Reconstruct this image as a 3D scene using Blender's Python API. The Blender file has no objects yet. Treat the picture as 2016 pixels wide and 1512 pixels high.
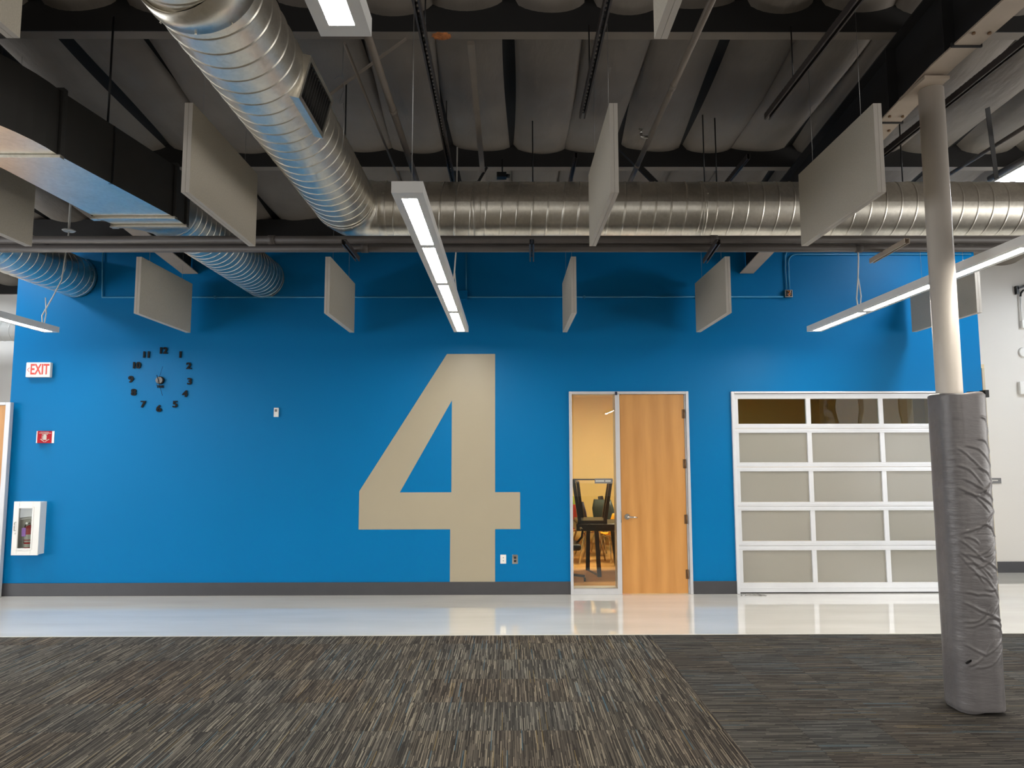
import bpy, bmesh, math, random
from mathutils import Vector, Matrix
random.seed(7)
SC = bpy.context.scene
COL = SC.collection
PI = math.pi
R = math.radians

# ---------------------------------------------------------------- camera, world, exposure
CAMH, CAMD, FPX, PITCH, YAW, ROLL = 1.70, 8.75, 1400.0, 5.5, 8/1400.0, R(0.12)
_p = R(PITCH)
fwd = Vector((math.sin(YAW)*math.cos(_p), math.cos(YAW)*math.cos(_p), math.sin(_p)))
r0 = Vector((math.cos(YAW), -math.sin(YAW), 0)); u0 = r0.cross(fwd)
rgt = r0*math.cos(ROLL) - u0*math.sin(ROLL); upv = u0*math.cos(ROLL) + r0*math.sin(ROLL)
CAMP = Vector((0, -CAMD, CAMH))
cd = bpy.data.cameras.new('camera'); cam = bpy.data.objects.new('camera', cd); COL.objects.link(cam)
cd.sensor_width = 36; cd.lens = FPX/2016*36; cd.clip_start = .05; cd.clip_end = 100
M3 = Matrix((rgt, upv, -fwd)).transposed()
cam.matrix_world = Matrix.Translation(CAMP) @ M3.to_4x4()
SC.camera = cam
SC.view_settings.view_transform = 'Standard'; SC.view_settings.look = 'None'
SC.view_settings.gamma = 1; SC.view_settings.use_curve_mapping = False
SC.view_settings.exposure = 0.22
w = bpy.data.worlds.new('world'); SC.world = w; w.use_nodes = True
w.node_tree.nodes['Background'].inputs[0].default_value = (.5, .6, .8, 1)
w.node_tree.nodes['Background'].inputs[1].default_value = 0.02
LENS_E, BAY_E, ROOM_E = 70.0, 56.0, 75.0     # what the lenses, the high-bay panels and the classroom panels give off

# added fill lamps outside invented window openings, side walls and behind the camera
def fill_light(name, loc, rz, sx, sz, power, col):
    ld_ = bpy.data.lights.new(name, 'AREA'); ld_.shape = 'RECTANGLE'; ld_.size = sx; ld_.size_y = sz; ld_.energy = power; ld_.color = col
    o = bpy.data.objects.new(name, ld_); COL.objects.link(o); o.location = loc; o.rotation_euler = (PI/2, 0, rz)
fill_light('fill_left', (-9.9, -7.5, 1.9), -PI/2, 10, 3.0, 380, (.95, .97, 1))
fill_light('fill_right', (9.9, -7.5, 1.9), PI/2, 10, 3.0, 380, (1, .97, .93))
fill_light('fill_front', (0, -19.3, 2.3), 0, 15, 3.6, 170, (1, .96, .9))

def ray(px, py):
    return fwd + rgt*((px-1008)/FPX) + upv*((756-py)/FPX)
def at(px, py, F):            # photograph pixel -> point on the plane F metres in front of the camera
    d = ray(px, py); return CAMP + d*(F/d.y)
def onz(px, py, z):
    d = ray(px, py); return CAMP + d*((z-CAMH)/d.z)
def wl(px, py):               # on the blue wall
    p = at(px, py, CAMD); return p.x, p.z

# ---------------------------------------------------------------- materials
def srgb(r, g, b):
    f = lambda c: (c/255/12.92) if c/255 <= .04045 else ((c/255+.055)/1.055)**2.4
    return (f(r), f(g), f(b), 1)
def nodes(name):
    m = bpy.data.materials.new(name); m.use_nodes = True
    nt = m.node_tree; b = nt.nodes['Principled BSDF']
    return m, nt, b
def link(nt, a, b): nt.links.new(a, b)
def coords(nt, scale=(1, 1, 1), kind='Object'):
    tc = nt.nodes.new('ShaderNodeTexCoord'); mp = nt.nodes.new('ShaderNodeMapping')
    mp.inputs['Scale'].default_value = scale
    link(nt, tc.outputs[kind], mp.inputs['Vector']); return mp.outputs['Vector']
def noise(nt, vec, scale, detail=3, rough=.5):
    n = nt.nodes.new('ShaderNodeTexNoise'); n.inputs['Scale'].default_value = scale
    n.inputs['Detail'].default_value = detail; n.inputs['Roughness'].default_value = rough
    link(nt, vec, n.inputs['Vector']); return n.outputs['Fac']
def ramp(nt, fac, stops, interp='LINEAR'):
    r = nt.nodes.new('ShaderNodeValToRGB'); r.color_ramp.interpolation = interp
    e = r.color_ramp.elements
    while len(e) < len(stops): e.new(.5)
    for i, (p, c) in enumerate(stops): e[i].position = p; e[i].color = c
    link(nt, fac, r.inputs['Fac']); return r.outputs['Color']
def bump(nt, b, fac, strength, dist=.01):
    bp = nt.nodes.new('ShaderNodeBump'); bp.inputs['Strength'].default_value = strength; bp.inputs['Distance'].default_value = dist
    link(nt, fac, bp.inputs['Height']); link(nt, bp.outputs['Normal'], b.inputs['Normal'])
def mat(name, col, rough=.5, metal=0, var=.06, scale=6, bmp=0, bscale=60, stretch=(1, 1, 1), spec=None, coat=0):
    m, nt, b = nodes(name); v = coords(nt, stretch)
    n = noise(nt, v, scale)
    c0 = tuple(max(0, c*(1-var)) for c in col[:3])+(1,); c1 = tuple(min(1, c*(1+var)) for c in col[:3])+(1,)
    link(nt, ramp(nt, n, [(.3, c0), (.7, c1)]), b.inputs['Base Color'])
    b.inputs['Roughness'].default_value = rough; b.inputs['Metallic'].default_value = metal
    if spec is not None: b.inputs['Specular IOR Level'].default_value = spec
    if coat: b.inputs['Coat Weight'].default_value = coat; b.inputs['Coat Roughness'].default_value = .1
    if bmp: bump(nt, b, noise(nt, v, bscale, 2), bmp)
    return m
def emis(name, col, strength):
    m, nt, b = nodes(name)
    b.inputs['Base Color'].default_value = (.8, .8, .8, 1)
    b.inputs['Emission Color'].default_value = col; b.inputs['Emission Strength'].default_value = strength
    return m
M = {}
M['blue'] = mat('blue_paint', (.0, .172, .43, 1), .40, var=.02, scale=1, bmp=.1, bscale=220, spec=.13)
M['four'] = mat('greige_paint', srgb(172, 162, 140), .34, var=.02, scale=1, bmp=.1, bscale=220)
M['white_wall'] = mat('white_paint', srgb(226, 222, 216), .45, var=.015, scale=1, bmp=.1, bscale=200)
M['base'] = mat('charcoal_vinyl', srgb(66, 66, 70), .42, var=.05)
M['alu'] = mat('aluminium_frame', srgb(205, 205, 208), .38, metal=.25, var=.03)
M['lite_alu'] = mat('painted_aluminium', srgb(226, 228, 232), .3, metal=.1, var=.02)
M['chrome'] = mat('satin_chrome', srgb(200, 198, 192), .22, metal=1, var=.03)
M['hinge'] = mat('bronze_hinge', srgb(120, 92, 66), .4, metal=.7)
M['white'] = mat('white_enamel', srgb(236, 235, 232), .32, var=.015)
M['offwhite'] = mat('off_white_plastic', srgb(222, 220, 212), .4, var=.02)
M['black'] = mat('black_plastic', srgb(14, 14, 16), .35, var=.1)
M['blackgloss'] = mat('black_acrylic', srgb(6, 7, 10), .5, var=.1, spec=.15)
M['blackpaint'] = mat('black_paint', srgb(40, 39, 38), .6, var=.12)
M['pipe'] = mat('dark_grey_pipe', srgb(88, 82, 78), .5, var=.08)
M['purlin_m'] = mat('grey_steel', srgb(134, 124, 114), .6, var=.06)
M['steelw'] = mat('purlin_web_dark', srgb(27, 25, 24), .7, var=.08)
M['rafter_m'] = mat('rafter_dark_steel', srgb(34, 33, 34), .7, var=.08)
M['rafter_f'] = mat('rafter_flange_primer', srgb(178, 163, 146), .6, var=.06)
M['column'] = mat('column_paint', srgb(206, 198, 188), .4, var=.02)
M['red'] = mat('red_enamel', srgb(200, 24, 30), .3)
M['signred'] = mat('sign_red', srgb(190, 16, 40), .35)
M['exitred'] = mat('exit_red', srgb(240, 84, 70), .5)
M['violet'] = mat('violet_tag', srgb(190, 140, 225), .5)
M['grey_guard'] = mat('corner_guard_grey', srgb(140, 140, 142), .5)
M['signgrey'] = mat('sign_grey', srgb(125, 124, 124), .5)
M['wire'] = mat('steel_wire', srgb(150, 148, 145), .35, metal=.8)
M['cord'] = mat('white_cord', srgb(225, 222, 215), .5)
M['roompaint'] = mat('classroom_wall_paint', srgb(232, 205, 140), .6, var=.03, scale=1)
M['orange'] = mat('insulation_fluff', srgb(190, 120, 70), .95, var=.35, scale=40)
M['darktable'] = mat('black_laminate', srgb(26, 24, 24), .35)
M['navy'] = mat('navy_plastic', srgb(34, 40, 66), .4)
M['green'] = mat('lime_plastic', srgb(160, 190, 40), .4)
M['crimson'] = mat('crimson_plastic', srgb(170, 30, 40), .4)
M['yellow'] = mat('yellow_plastic', srgb(250, 178, 40), .4)
M['slate'] = mat('slate_plastic', srgb(58, 72, 74), .4)
M['lens'] = emis('led_lens', (1.0, .94, .83, 1), LENS_E)
M['bay'] = emis('high_bay_lens', (.86, .93, 1.0, 1), BAY_E)
M['roomlens'] = emis('classroom_lens', (1.0, .84, .56, 1), ROOM_E)

def mk_galv():
    m, nt, b = nodes('galvanised_steel'); v = coords(nt)
    vo = nt.nodes.new('ShaderNodeTexVoronoi'); vo.inputs['Scale'].default_value = 45; link(nt, v, vo.inputs['Vector'])
    mx = nt.nodes.new('ShaderNodeMath'); mx.operation = 'MULTIPLY_ADD'; link(nt, vo.outputs['Color'], mx.inputs[0])
    mx.inputs[1].default_value = .35; link(nt, noise(nt, v, 2.2, 4), mx.inputs[2])
    link(nt, ramp(nt, mx.outputs[0], [(.3, (.72, .68, .59, 1)), (.9, (.90, .86, .77, 1))]), b.inputs['Base Color'])
    rr = nt.nodes.new('ShaderNodeMapRange'); link(nt, noise(nt, v, 9, 4), rr.inputs['Value'])
    rr.inputs['To Min'].default_value = .30; rr.inputs['To Max'].default_value = .42
    link(nt, rr.outputs['Result'], b.inputs['Roughness']); b.inputs['Metallic'].default_value = 1
    bump(nt, b, noise(nt, v, 4, 1), .05, .004)
    return m
M['galv'] = mk_galv()
M['duct_paint'] = mat('duct_black_paint', srgb(50, 49, 47), .55, var=.18, scale=3)

def mk_ins():
    m, nt, b = nodes('insulation_facing'); v = coords(nt)
    n = noise(nt, v, 2.0, 4)
    link(nt, ramp(nt, n, [(.25, (.20, .172, .146, 1)), (.75, (.27, .236, .203, 1))]), b.inputs['Base Color'])
    b.inputs['Roughness'].default_value = .62
    v2 = coords(nt, (2.2, .8, 1)); bump(nt, b, noise(nt, v2, 2.6, 4, .5), .5, .04)
    return m
M['ins'] = mk_ins(); M['seam'] = mat('black_seam_strap_shade', srgb(20, 19, 18), .8)  # black straps between batts, also standing in for the shaded gaps

def mk_baffle():
    m, nt, b = nodes('felt_baffle'); v = coords(nt)
    link(nt, ramp(nt, noise(nt, v, 140, 2), [(.3, srgb(182, 174, 158)), (.7, srgb(196, 188, 172))]), b.inputs['Base Color'])
    b.inputs['Roughness'].default_value = .9; bump(nt, b, noise(nt, v, 260, 2), .3, .004)
    return m
M['felt'] = mk_baffle()
M['felt_edge'] = mat('felt_edge_tape', srgb(205, 198, 188), .8, var=.04)

def mk_floor():
    m, nt, b = nodes('polished_floor'); v = coords(nt)
    n = noise(nt, coords(nt, (.5, 2.5, 1)), 1.3, 5)
    link(nt, ramp(nt, n, [(.3, srgb(222, 218, 210)), (.7, srgb(236, 233, 226))]), b.inputs['Base Color'])
    rr = nt.nodes.new('ShaderNodeMapRange'); link(nt, noise(nt, v, 3, 3), rr.inputs['Value'])
    rr.inputs['To Min'].default_value = .02; rr.inputs['To Max'].default_value = .05
    link(nt, rr.outputs['Result'], b.inputs['Roughness']); b.inputs['IOR'].default_value = 1.45
    b.inputs['Coat Weight'].default_value = .6; b.inputs['Coat Roughness'].default_value = .02
    bump(nt, b, noise(nt, coords(nt, (1, 1, 1)), 3, 1), .02, .004)
    return m
M['floor'] = mk_floor()

def mk_wood(name, a, c, sc=(1, 1, .12), scale=5, rough=.35):
    m, nt, b = nodes(name); v = coords(nt, sc)
    wv = nt.nodes.new('ShaderNodeTexWave'); wv.wave_type = 'BANDS'; wv.bands_direction = 'X'
    wv.inputs['Scale'].default_value = scale*.35; wv.inputs['Distortion'].default_value = 3.5; wv.inputs['Detail'].default_value = 3; wv.inputs['Detail Scale'].default_value = 1.2
    link(nt, v, wv.inputs['Vector'])
    mx = nt.nodes.new('ShaderNodeMath'); mx.operation = 'MULTIPLY_ADD'
    link(nt, wv.outputs['Fac'], mx.inputs[0]); mx.inputs[1].default_value = .35; link(nt, noise(nt, v, 12, 4), mx.inputs[2])
    link(nt, ramp(nt, mx.outputs[0], [(.35, a), (1.0, c)]), b.inputs['Base Color'])
    b.inputs['Roughness'].default_value = rough
    return m
M['maple'] = mk_wood('maple_veneer', srgb(192, 134, 70), srgb(212, 154, 88))
M['oakfloor'] = mk_wood('plank_floor', srgb(170, 122, 66), srgb(208, 164, 104), (.12, 1, 1), 9, .3)

def mk_carpet(name, along):
    # loop-pile tiles, 0.5 m, thin dashes running along one axis; every dash takes a colour of its own
    m, nt, b = nodes(name)
    tc = nt.nodes.new('ShaderNodeTexCoord'); sp = nt.nodes.new('ShaderNodeSeparateXYZ'); link(nt, tc.outputs['Object'], sp.inputs[0])
    A, B = (sp.outputs[1], sp.outputs[0]) if along == 'Y' else (sp.outputs[0], sp.outputs[1])   # A along the dash, B across
    def mth(op, a, bb=None, c=None):
        n = nt.nodes.new('ShaderNodeMath'); n.operation = op
        for i, x in enumerate((a, bb, c)):
            if x is None: continue
            if isinstance(x, (int, float)): n.inputs[i].default_value = x
            else: link(nt, x, n.inputs[i])
        return n.outputs[0]
    def comb(x, y, z=0.0):
        c = nt.nodes.new('ShaderNodeCombineXYZ')
        for i, q in enumerate((x, y, z)):
            if isinstance(q, (int, float)): c.inputs[i].default_value = q
            else: link(nt, q, c.inputs[i])
        return c.outputs[0]
    def wn(vec):
        n = nt.nodes.new('ShaderNodeTexWhiteNoise'); n.noise_dimensions = '3D'; link(nt, vec, n.inputs['Vector']); return n
    col = mth('FLOOR', mth('DIVIDE', B, .0052))
    tile = mth('FLOOR', mth('DIVIDE', mth('ADD', A, .21), .5))
    tileb = mth('FLOOR', mth('DIVIDE', mth('ADD', B, .07), .5))
    off = wn(comb(col, tile, 3.0)).outputs['Value']
    dash = mth('FLOOR', mth('ADD', mth('DIVIDE', A, .22), mth('MULTIPLY', off, 7.0)))
    v = wn(comb(col, dash, tile)).outputs['Value']
    pale = wn(comb(col, tile, 11.0)).outputs['Value']
    f = mth('ADD', mth('MULTIPLY', v, .72), mth('MULTIPLY', pale, .28))
    if along == 'Y':
        st = [(0, srgb(38, 36, 34)), (.28, srgb(54, 51, 48)), (.5, srgb(74, 70, 65)), (.7, srgb(92, 87, 80)), (.88, srgb(134, 127, 114))]
    else:
        st = [(0, srgb(38, 37, 35)), (.3, srgb(54, 52, 50)), (.5, srgb(68, 66, 63)), (.72, srgb(82, 79, 75)), (.88, srgb(106, 102, 95))]
    c1 = ramp(nt, f, st, 'LINEAR')
    tn = wn(comb(tile, tileb, 5.0)).outputs['Value']
    tint = ramp(nt, tn, [(0, (.86, .80, .76, 1)), (.5, (.95, .93, .90, 1)), (1, (.90, .95, 1.0, 1))])
    mm = nt.nodes.new('ShaderNodeMix'); mm.data_type = 'RGBA'; mm.blend_type = 'MULTIPLY'; mm.inputs[0].default_value = 1
    link(nt, c1, mm.inputs[6]); link(nt, tint, mm.inputs[7])
    # rare teal and ochre yarns
    rare = wn(comb(mth('FLOOR', mth('DIVIDE', B, .0052)), mth('FLOOR', mth('DIVIDE', A, .3)), 21.0)).outputs['Value']
    m2 = nt.nodes.new('ShaderNodeMix'); m2.data_type = 'RGBA'
    link(nt, mth('MULTIPLY', mth('GREATER_THAN', rare, .985), .6), m2.inputs[0]); link(nt, mm.outputs[2], m2.inputs[6]); m2.inputs[7].default_value = srgb(60, 98, 116)
    m3 = nt.nodes.new('ShaderNodeMix'); m3.data_type = 'RGBA'
    link(nt, mth('MULTIPLY', mth('LESS_THAN', rare, .009), .4), m3.inputs[0]); link(nt, m2.outputs[2], m3.inputs[6]); m3.inputs[7].default_value = srgb(140, 120, 70)
    # thin seams between tiles
    fr = mth('FRACT', mth('DIVIDE', mth('ADD', A, .21), .5)); fb = mth('FRACT', mth('DIVIDE', mth('ADD', B, .07), .5))
    seam = mth('MAXIMUM', mth('LESS_THAN', fr, .007), mth('LESS_THAN', fb, .005))
    m4 = nt.nodes.new('ShaderNodeMix'); m4.data_type = 'RGBA'; link(nt, mth('MULTIPLY', seam, .45), m4.inputs[0])
    link(nt, m3.outputs[2], m4.inputs[6]); m4.inputs[7].default_value = srgb(34, 33, 32)
    link(nt, m4.outputs[2], b.inputs['Base Color']); b.inputs['Roughness'].default_value = .95; b.inputs['Specular IOR Level'].default_value = .15
    bump(nt, b, v, .35, .003)
    return m
M['carpet_y'] = mk_carpet('carpet_dashes_away', 'Y')
M['carpet_x'] = mk_carpet('carpet_dashes_across', 'X')

def mk_glass(name, tint, rough=0.0, mixv=.9):
    m, nt, b = nodes(name)
    nt.nodes.remove(b); out = nt.nodes['Material Output']
    tr = nt.nodes.new('ShaderNodeBsdfTransparent'); tr.inputs[0].default_value = tint
    gl = nt.nodes.new('ShaderNodeBsdfGlossy'); gl.inputs['Roughness'].default_value = rough
    fr = nt.nodes.new('ShaderNodeFresnel'); fr.inputs['IOR'].default_value = 1.5 if name != 'wavy_acrylic' else 1.25
    mx = nt.nodes.new('ShaderNodeMixShader'); link(nt, fr.outputs[0], mx.inputs[0])
    link(nt, tr.outputs[0], mx.inputs[1]); link(nt, gl.outputs[0], mx.inputs[2]); link(nt, mx.outputs[0], out.inputs['Surface'])
    v = coords(nt); bp = nt.nodes.new('ShaderNodeBump'); bp.inputs['Strength'].default_value = .06 if name.startswith('wavy') else 0
    bp.inputs['Distance'].default_value = .05; link(nt, noise(nt, v, 2.6, 1), bp.inputs['Height']); link(nt, bp.outputs['Normal'], gl.inputs['Normal'])
    return m
M['glass'] = mk_glass('clear_glass', (.93, .95, .93, 1))
M['wavy'] = mk_glass('wavy_acrylic', (.50, .58, .62, 1))
def mk_frost():
    m, nt, b = nodes('frosted_acrylic'); v = coords(nt)
    link(nt, ramp(nt, noise(nt, v, .8, 1), [(.3, srgb(168, 166, 156)), (.7, srgb(176, 174, 166))]), b.inputs['Base Color'])
    b.inputs['Roughness'].default_value = .22; b.inputs['Transmission Weight'].default_value = 0
    tl = nt.nodes.new('ShaderNodeBsdfTranslucent'); tl.inputs[0].default_value = (.7, .69, .64, 1)
    mx = nt.nodes.new('ShaderNodeMixShader'); mx.inputs[0].default_value = .2; out = nt.nodes['Material Output']
    link(nt, b.outputs[0], mx.inputs[1]); link(nt, tl.outputs[0], mx.inputs[2]); link(nt, mx.outputs[0], out.inputs['Surface'])
    return m
M['frost'] = mk_frost()
def mk_pad():
    m, nt, b = nodes('grey_vinyl_pad'); v = coords(nt)
    link(nt, ramp(nt, noise(nt, v, 5, 3), [(.3, srgb(102, 99, 100)), (.7, srgb(114, 111, 112))]), b.inputs['Base Color'])
    b.inputs['Roughness'].default_value = .34
    bump(nt, b, noise(nt, coords(nt, (2, 2, 9)), 4, 4, .6), .22, .02)
    return m
M['pad'] = mk_pad()

# ---------------------------------------------------------------- mesh helpers
def newbm(): return bmesh.new()
def bx(bm, x0, x1, y0, y1, z0, z1, mi=0):
    vs = [bm.verts.new(p) for p in ((x0, y0, z0), (x1, y0, z0), (x1, y1, z0), (x0, y1, z0), (x0, y0, z1), (x1, y0, z1), (x1, y1, z1), (x0, y1, z1))]
    for f in ((3, 2, 1, 0), (4, 5, 6, 7), (0, 1, 5, 4), (1, 2, 6, 5), (2, 3, 7, 6), (3, 0, 4, 7)):
        bm.faces.new([vs[i] for i in f]).material_index = mi
    return vs
def bar(bm, p, q, w, h, up=Vector((0, 0, 1)), mi=0):
    p = Vector(p); q = Vector(q); d = (q-p).normalized()
    s = d.cross(up)
    if s.length < 1e-4: s = d.cross(Vector((1, 0, 0)))
    s.normalize(); t = s.cross(d)
    vs = [bm.verts.new(c + s*a*w/2 + t*b*h/2) for c in (p, q) for a, b in ((-1, -1), (1, -1), (1, 1), (-1, 1))]
    for f in ((0, 1, 2, 3), (7, 6, 5, 4), (0, 4, 5, 1), (1, 5, 6, 2), (2, 6, 7, 3), (3, 7, 4, 0)):
        bm.faces.new([vs[i] for i in f]).material_index = mi
def tube(bm, pts, r, seg=12, mi=0, caps=True):
    pts = [Vector(p) for p in pts]; rs = r if isinstance(r, (list, tuple)) else [r]*len(pts)
    rings = []; ref = None
    for i, p in enumerate(pts):
        d = (pts[min(i+1, len(pts)-1)] - pts[max(i-1, 0)]).normalized()
        if ref is None:
            ref = d.cross(Vector((0, 0, 1)))
            if ref.length < .1: ref = d.cross(Vector((1, 0, 0)))
        ref = (ref - d*ref.dot(d)).normalized(); t = d.cross(ref)
        rings.append([bm.verts.new(p + (ref*math.cos(a)+t*math.sin(a))*rs[i]) for a in (2*PI*k/seg for k in range(seg))])
    for a, b in zip(rings, rings[1:]):
        for k in range(seg):
            f = bm.faces.new((a[k], a[(k+1) % seg], b[(k+1) % seg], b[k])); f.smooth = True; f.material_index = mi
    if caps:
        for rg in (rings[0][::-1], rings[-1]):
            f = bm.faces.new(rg); f.material_index = mi
def prism(bm, poly, y0, y1, mi=0):          # poly of (x,z)
    a = [bm.verts.new((x, y0, z)) for x, z in poly]; b = [bm.verts.new((x, y1, z)) for x, z in poly]
    n = len(poly)
    bm.faces.new(a).material_index = mi; bm.faces.new(b[::-1]).material_index = mi
    for i in range(n): bm.faces.new((a[i], b[i], b[(i+1) % n], a[(i+1) % n])).material_index = mi
def obj(name, bm, mats, parent=None, bevel=0, smooth=False, fix=True):
    if fix: bmesh.ops.recalc_face_normals(bm, faces=bm.faces[:])
    me = bpy.data.meshes.new(name); bm.to_mesh(me); bm.free()
    for m in (mats if isinstance(mats, (list, tuple)) else [mats]): me.materials.append(m)
    if smooth:
        for p in me.polygons: p.use_smooth = True
    o = bpy.data.objects.new(name, me); COL.objects.link(o)
    if parent:
        o.parent = parent; o.matrix_parent_inverse = Matrix.Translation(parent.location).inverted() if parent.rotation_euler[2] == 0 else (Matrix.Translation(parent.location) @ Matrix.Rotation(parent.rotation_euler[2], 4, 'Z')).inverted()
    if bevel:
        b = o.modifiers.new('bevel', 'BEVEL'); b.width = bevel; b.segments = 2; b.limit_method = 'ANGLE'; b.angle_limit = R(40)
    return o
def localize(o):      # put the origin of a parentless mesh at its centre base
    return o
def empty(name, loc=(0, 0, 0)):
    o = bpy.data.objects.new(name, None); COL.objects.link(o); o.location = loc; o.empty_display_size = .1; return o
def tag(o, label, cat, group=None, kind=None):
    o['label'] = label
    if cat: o['category'] = cat
    if group: o['group'] = group
    if kind: o['kind'] = kind
    return o
def thing(name, label, cat, loc=(0, 0, 0), group=None): return tag(empty(name, loc), label, cat, group)
def struct(o, label=None, cat=None):
    o['kind'] = 'structure'
    if label: o['label'] = label
    if cat: o['category'] = cat
    return o
def text_bm(body, size, depth, loc, sx=1.0, bold=.0, align='CENTER', rotz=0.0):
    cu = bpy.data.curves.new('t', 'FONT'); cu.body = body; cu.size = size; cu.extrude = depth/2; cu.align_x = align; cu.align_y = 'CENTER'; cu.offset = bold
    o = bpy.data.objects.new('t', cu); COL.objects.link(o)
    dg = bpy.context.evaluated_depsgraph_get(); me = bpy.data.meshes.new_from_object(o.evaluated_get(dg))
    mt = Matrix.Translation(loc) @ Matrix.Rotation(rotz, 4, 'Z') @ Matrix.Rotation(PI/2, 4, 'X') @ Matrix.Diagonal((sx, 1, 1, 1))
    me.transform(mt); bm = bmesh.new(); bm.from_mesh(me)
    bpy.data.objects.remove(o); bpy.data.curves.remove(cu); bpy.data.meshes.remove(me)
    return bm
def tree_copy(root, delta, label=None):
    c = root.copy(); COL.objects.link(c); c.location = Vector(root.location)+Vector(delta)
    if label: c['label'] = label
    for ch in list(root.children):
        k = ch.copy(); COL.objects.link(k); k.parent = c
        for g in list(ch.children):
            q = g.copy(); COL.objects.link(q); q.parent = k
    return c

# ---------------------------------------------------------------- the shell
XL = wl(26, 700)[0]; XR = wl(1930, 700)[0]
DX0, DZ1 = wl(1118, 771)[0]+.01, wl(1118, 771)[1]
DX1 = wl(1360, 1000)[0]
GX0 = wl(1444, 960)[0]; GZ1 = wl(1436, 771)[1]; GX1 = XR-.30
TH = .16; WT = 5.0
def zpur(y): return 4.45 - .1*y           # underside of the purlins
RX0, RX1 = -9.6, 9.6; YB, YF = 3.2, -19.0

bm = newbm()
def wallpiece(x0, x1, z0, z1): bx(bm, x0, x1, 0, TH, z0, z1)
wallpiece(XL, DX0, 0, 4.62); wallpiece(DX0, DX1, DZ1, 4.62); wallpiece(DX1, GX0, 0, 4.62); wallpiece(GX0, GX1, GZ1, 4.62); wallpiece(GX1, XR, 0, 4.62)
wb = struct(obj('wall_back', bm, M['blue']), 'bright blue painted wall with a giant number 4')
# the painted number
P4 = [(880, 697), (976, 697), (975, 969), (1024, 969), (1024, 1042), (974, 1042), (973, 1146), (885, 1146), (887, 1042), (706, 1042), (709, 967)]
T4 = [(901, 788), (898, 970), (787, 970)]
W4 = [wl(*p) for p in P4]; V4 = [wl(*p) for p in T4]
x1r = (W4[1][0]+W4[2][0]+W4[6][0])/3; x1l = (W4[7][0]+W4[8][0])/2
zc0 = (W4[4][1]+W4[9][1])/2; zc1 = (W4[2][1]+W4[3][1])/2; zt = W4[0][1]; xtl = W4[0][0]; xa = W4[9][0]; zl = W4[10][1]
ti = V4[0]; tr_ = (x1l+.01, zc1); tl = (V4[2][0], zc1)
bm = newbm()
def quad(pts):
    prism(bm, pts, -.003, .0)
ti = (x1l+.012, V4[0][1])
quad([(x1l+.012, zt), (x1r, zt), (x1r, zc1), (x1l+.012, zc1)])            # upper stem
quad([(xtl, zt), (x1l+.012, zt), ti])                                      # top fill
quad([(xtl, zt), ti, tl, (xa, zl)])                                        # diagonal
quad([(xa, zl), tl, (W4[3][0], zc1), (W4[3][0], zc0), (xa, zc0)])          # crossbar
quad([(x1l, zc0), (x1r, zc0), (x1r, .15), (x1l, .15)])                     # foot
o4 = obj('painted_number', bm, M['four'], wb); o4['label'] = 'giant greige number 4 painted on the blue wall'

bm = newbm()
for a, b in ((XL, DX0), (DX1, GX0), (GX1, XR)): bx(bm, a, b, -.012, -.0005, .0, .152)
bx(bm, XR+.001, XR+.012, -.012, TH, 0, .152)
struct(obj('baseboard_back', bm, M['base'], bevel=.003))
bm = newbm(); bx(bm, XR, XR+.014, -.016, TH, .153, DZ1-.03); bx(bm, XR-.055, XR, -.016, -.001, .153, DZ1-.03)
struct(obj('trim_1', bm, M['grey_guard'], bevel=.003), 'grey corner guard on the right end of the blue wall')

YW = 1.45          # white wall beyond the right end, and the one beyond the left end
bm = newbm(); bx(bm, XR-.05, RX1, YW, YW+.15, 0, 4.6)
struct(obj('wall_right_far', bm, M['white_wall']))
bm = newbm(); bx(bm, XR, RX1, YW-.012, YW-.001, 0, .152); struct(obj('baseboard_right', bm, M['base']))
bm = newbm(); bx(bm, RX0, XL+.05, 2.4, 2.55, 0, 4.6)
struct(obj('wall_left_far', bm, M['white_wall']))
for nm, xa, xb in (('left', RX0-.15, RX0), ('right', RX1, RX1+.15)):
    bm = newbm(); bx(bm, xa, xb, YF, -12.5, 0, 7.0); bx(bm, xa, xb, -2.5, YB+2, 0, 7.0); bx(bm, xa, xb, -12.5, -2.5, 0, .4); bx(bm, xa, xb, -12.5, -2.5, 3.4, 7.0)
    struct(obj('wall_'+nm, bm, M['white_wall']))
    bm = newbm()
    for k in range(6): bx(bm, xa, xb, -12.5+k*2-(.05 if k else 0), -12.5+k*2+(.05 if k < 5 else 0), .4, 3.4)
    struct(obj('added_window_1' if nm == 'left' else 'added_window_2', bm, M['alu']))  # side openings and bars added to let the fill lamps in
bm = newbm(); bx(bm, RX0, -7.5, YF-.15, YF, 0, 7.0); bx(bm, 7.5, RX1, YF-.15, YF, 0, 7.0); bx(bm, -7.5, 7.5, YF-.15, YF, 0, .5); bx(bm, -7.5, 7.5, YF-.15, YF, 4.1, 7.0); struct(obj('wall_front', bm, M['white_wall']))
bm = newbm()
for k in range(7): bx(bm, -7.5+k*2.5-(.05 if k else 0), -7.5+k*2.5+(.05 if k < 6 else 0), YF-.15, YF, .5, 4.1)
struct(obj('added_window_3', bm, M['alu']))  # invented bars behind the camera, opening made for the rear fill lamp

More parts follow.
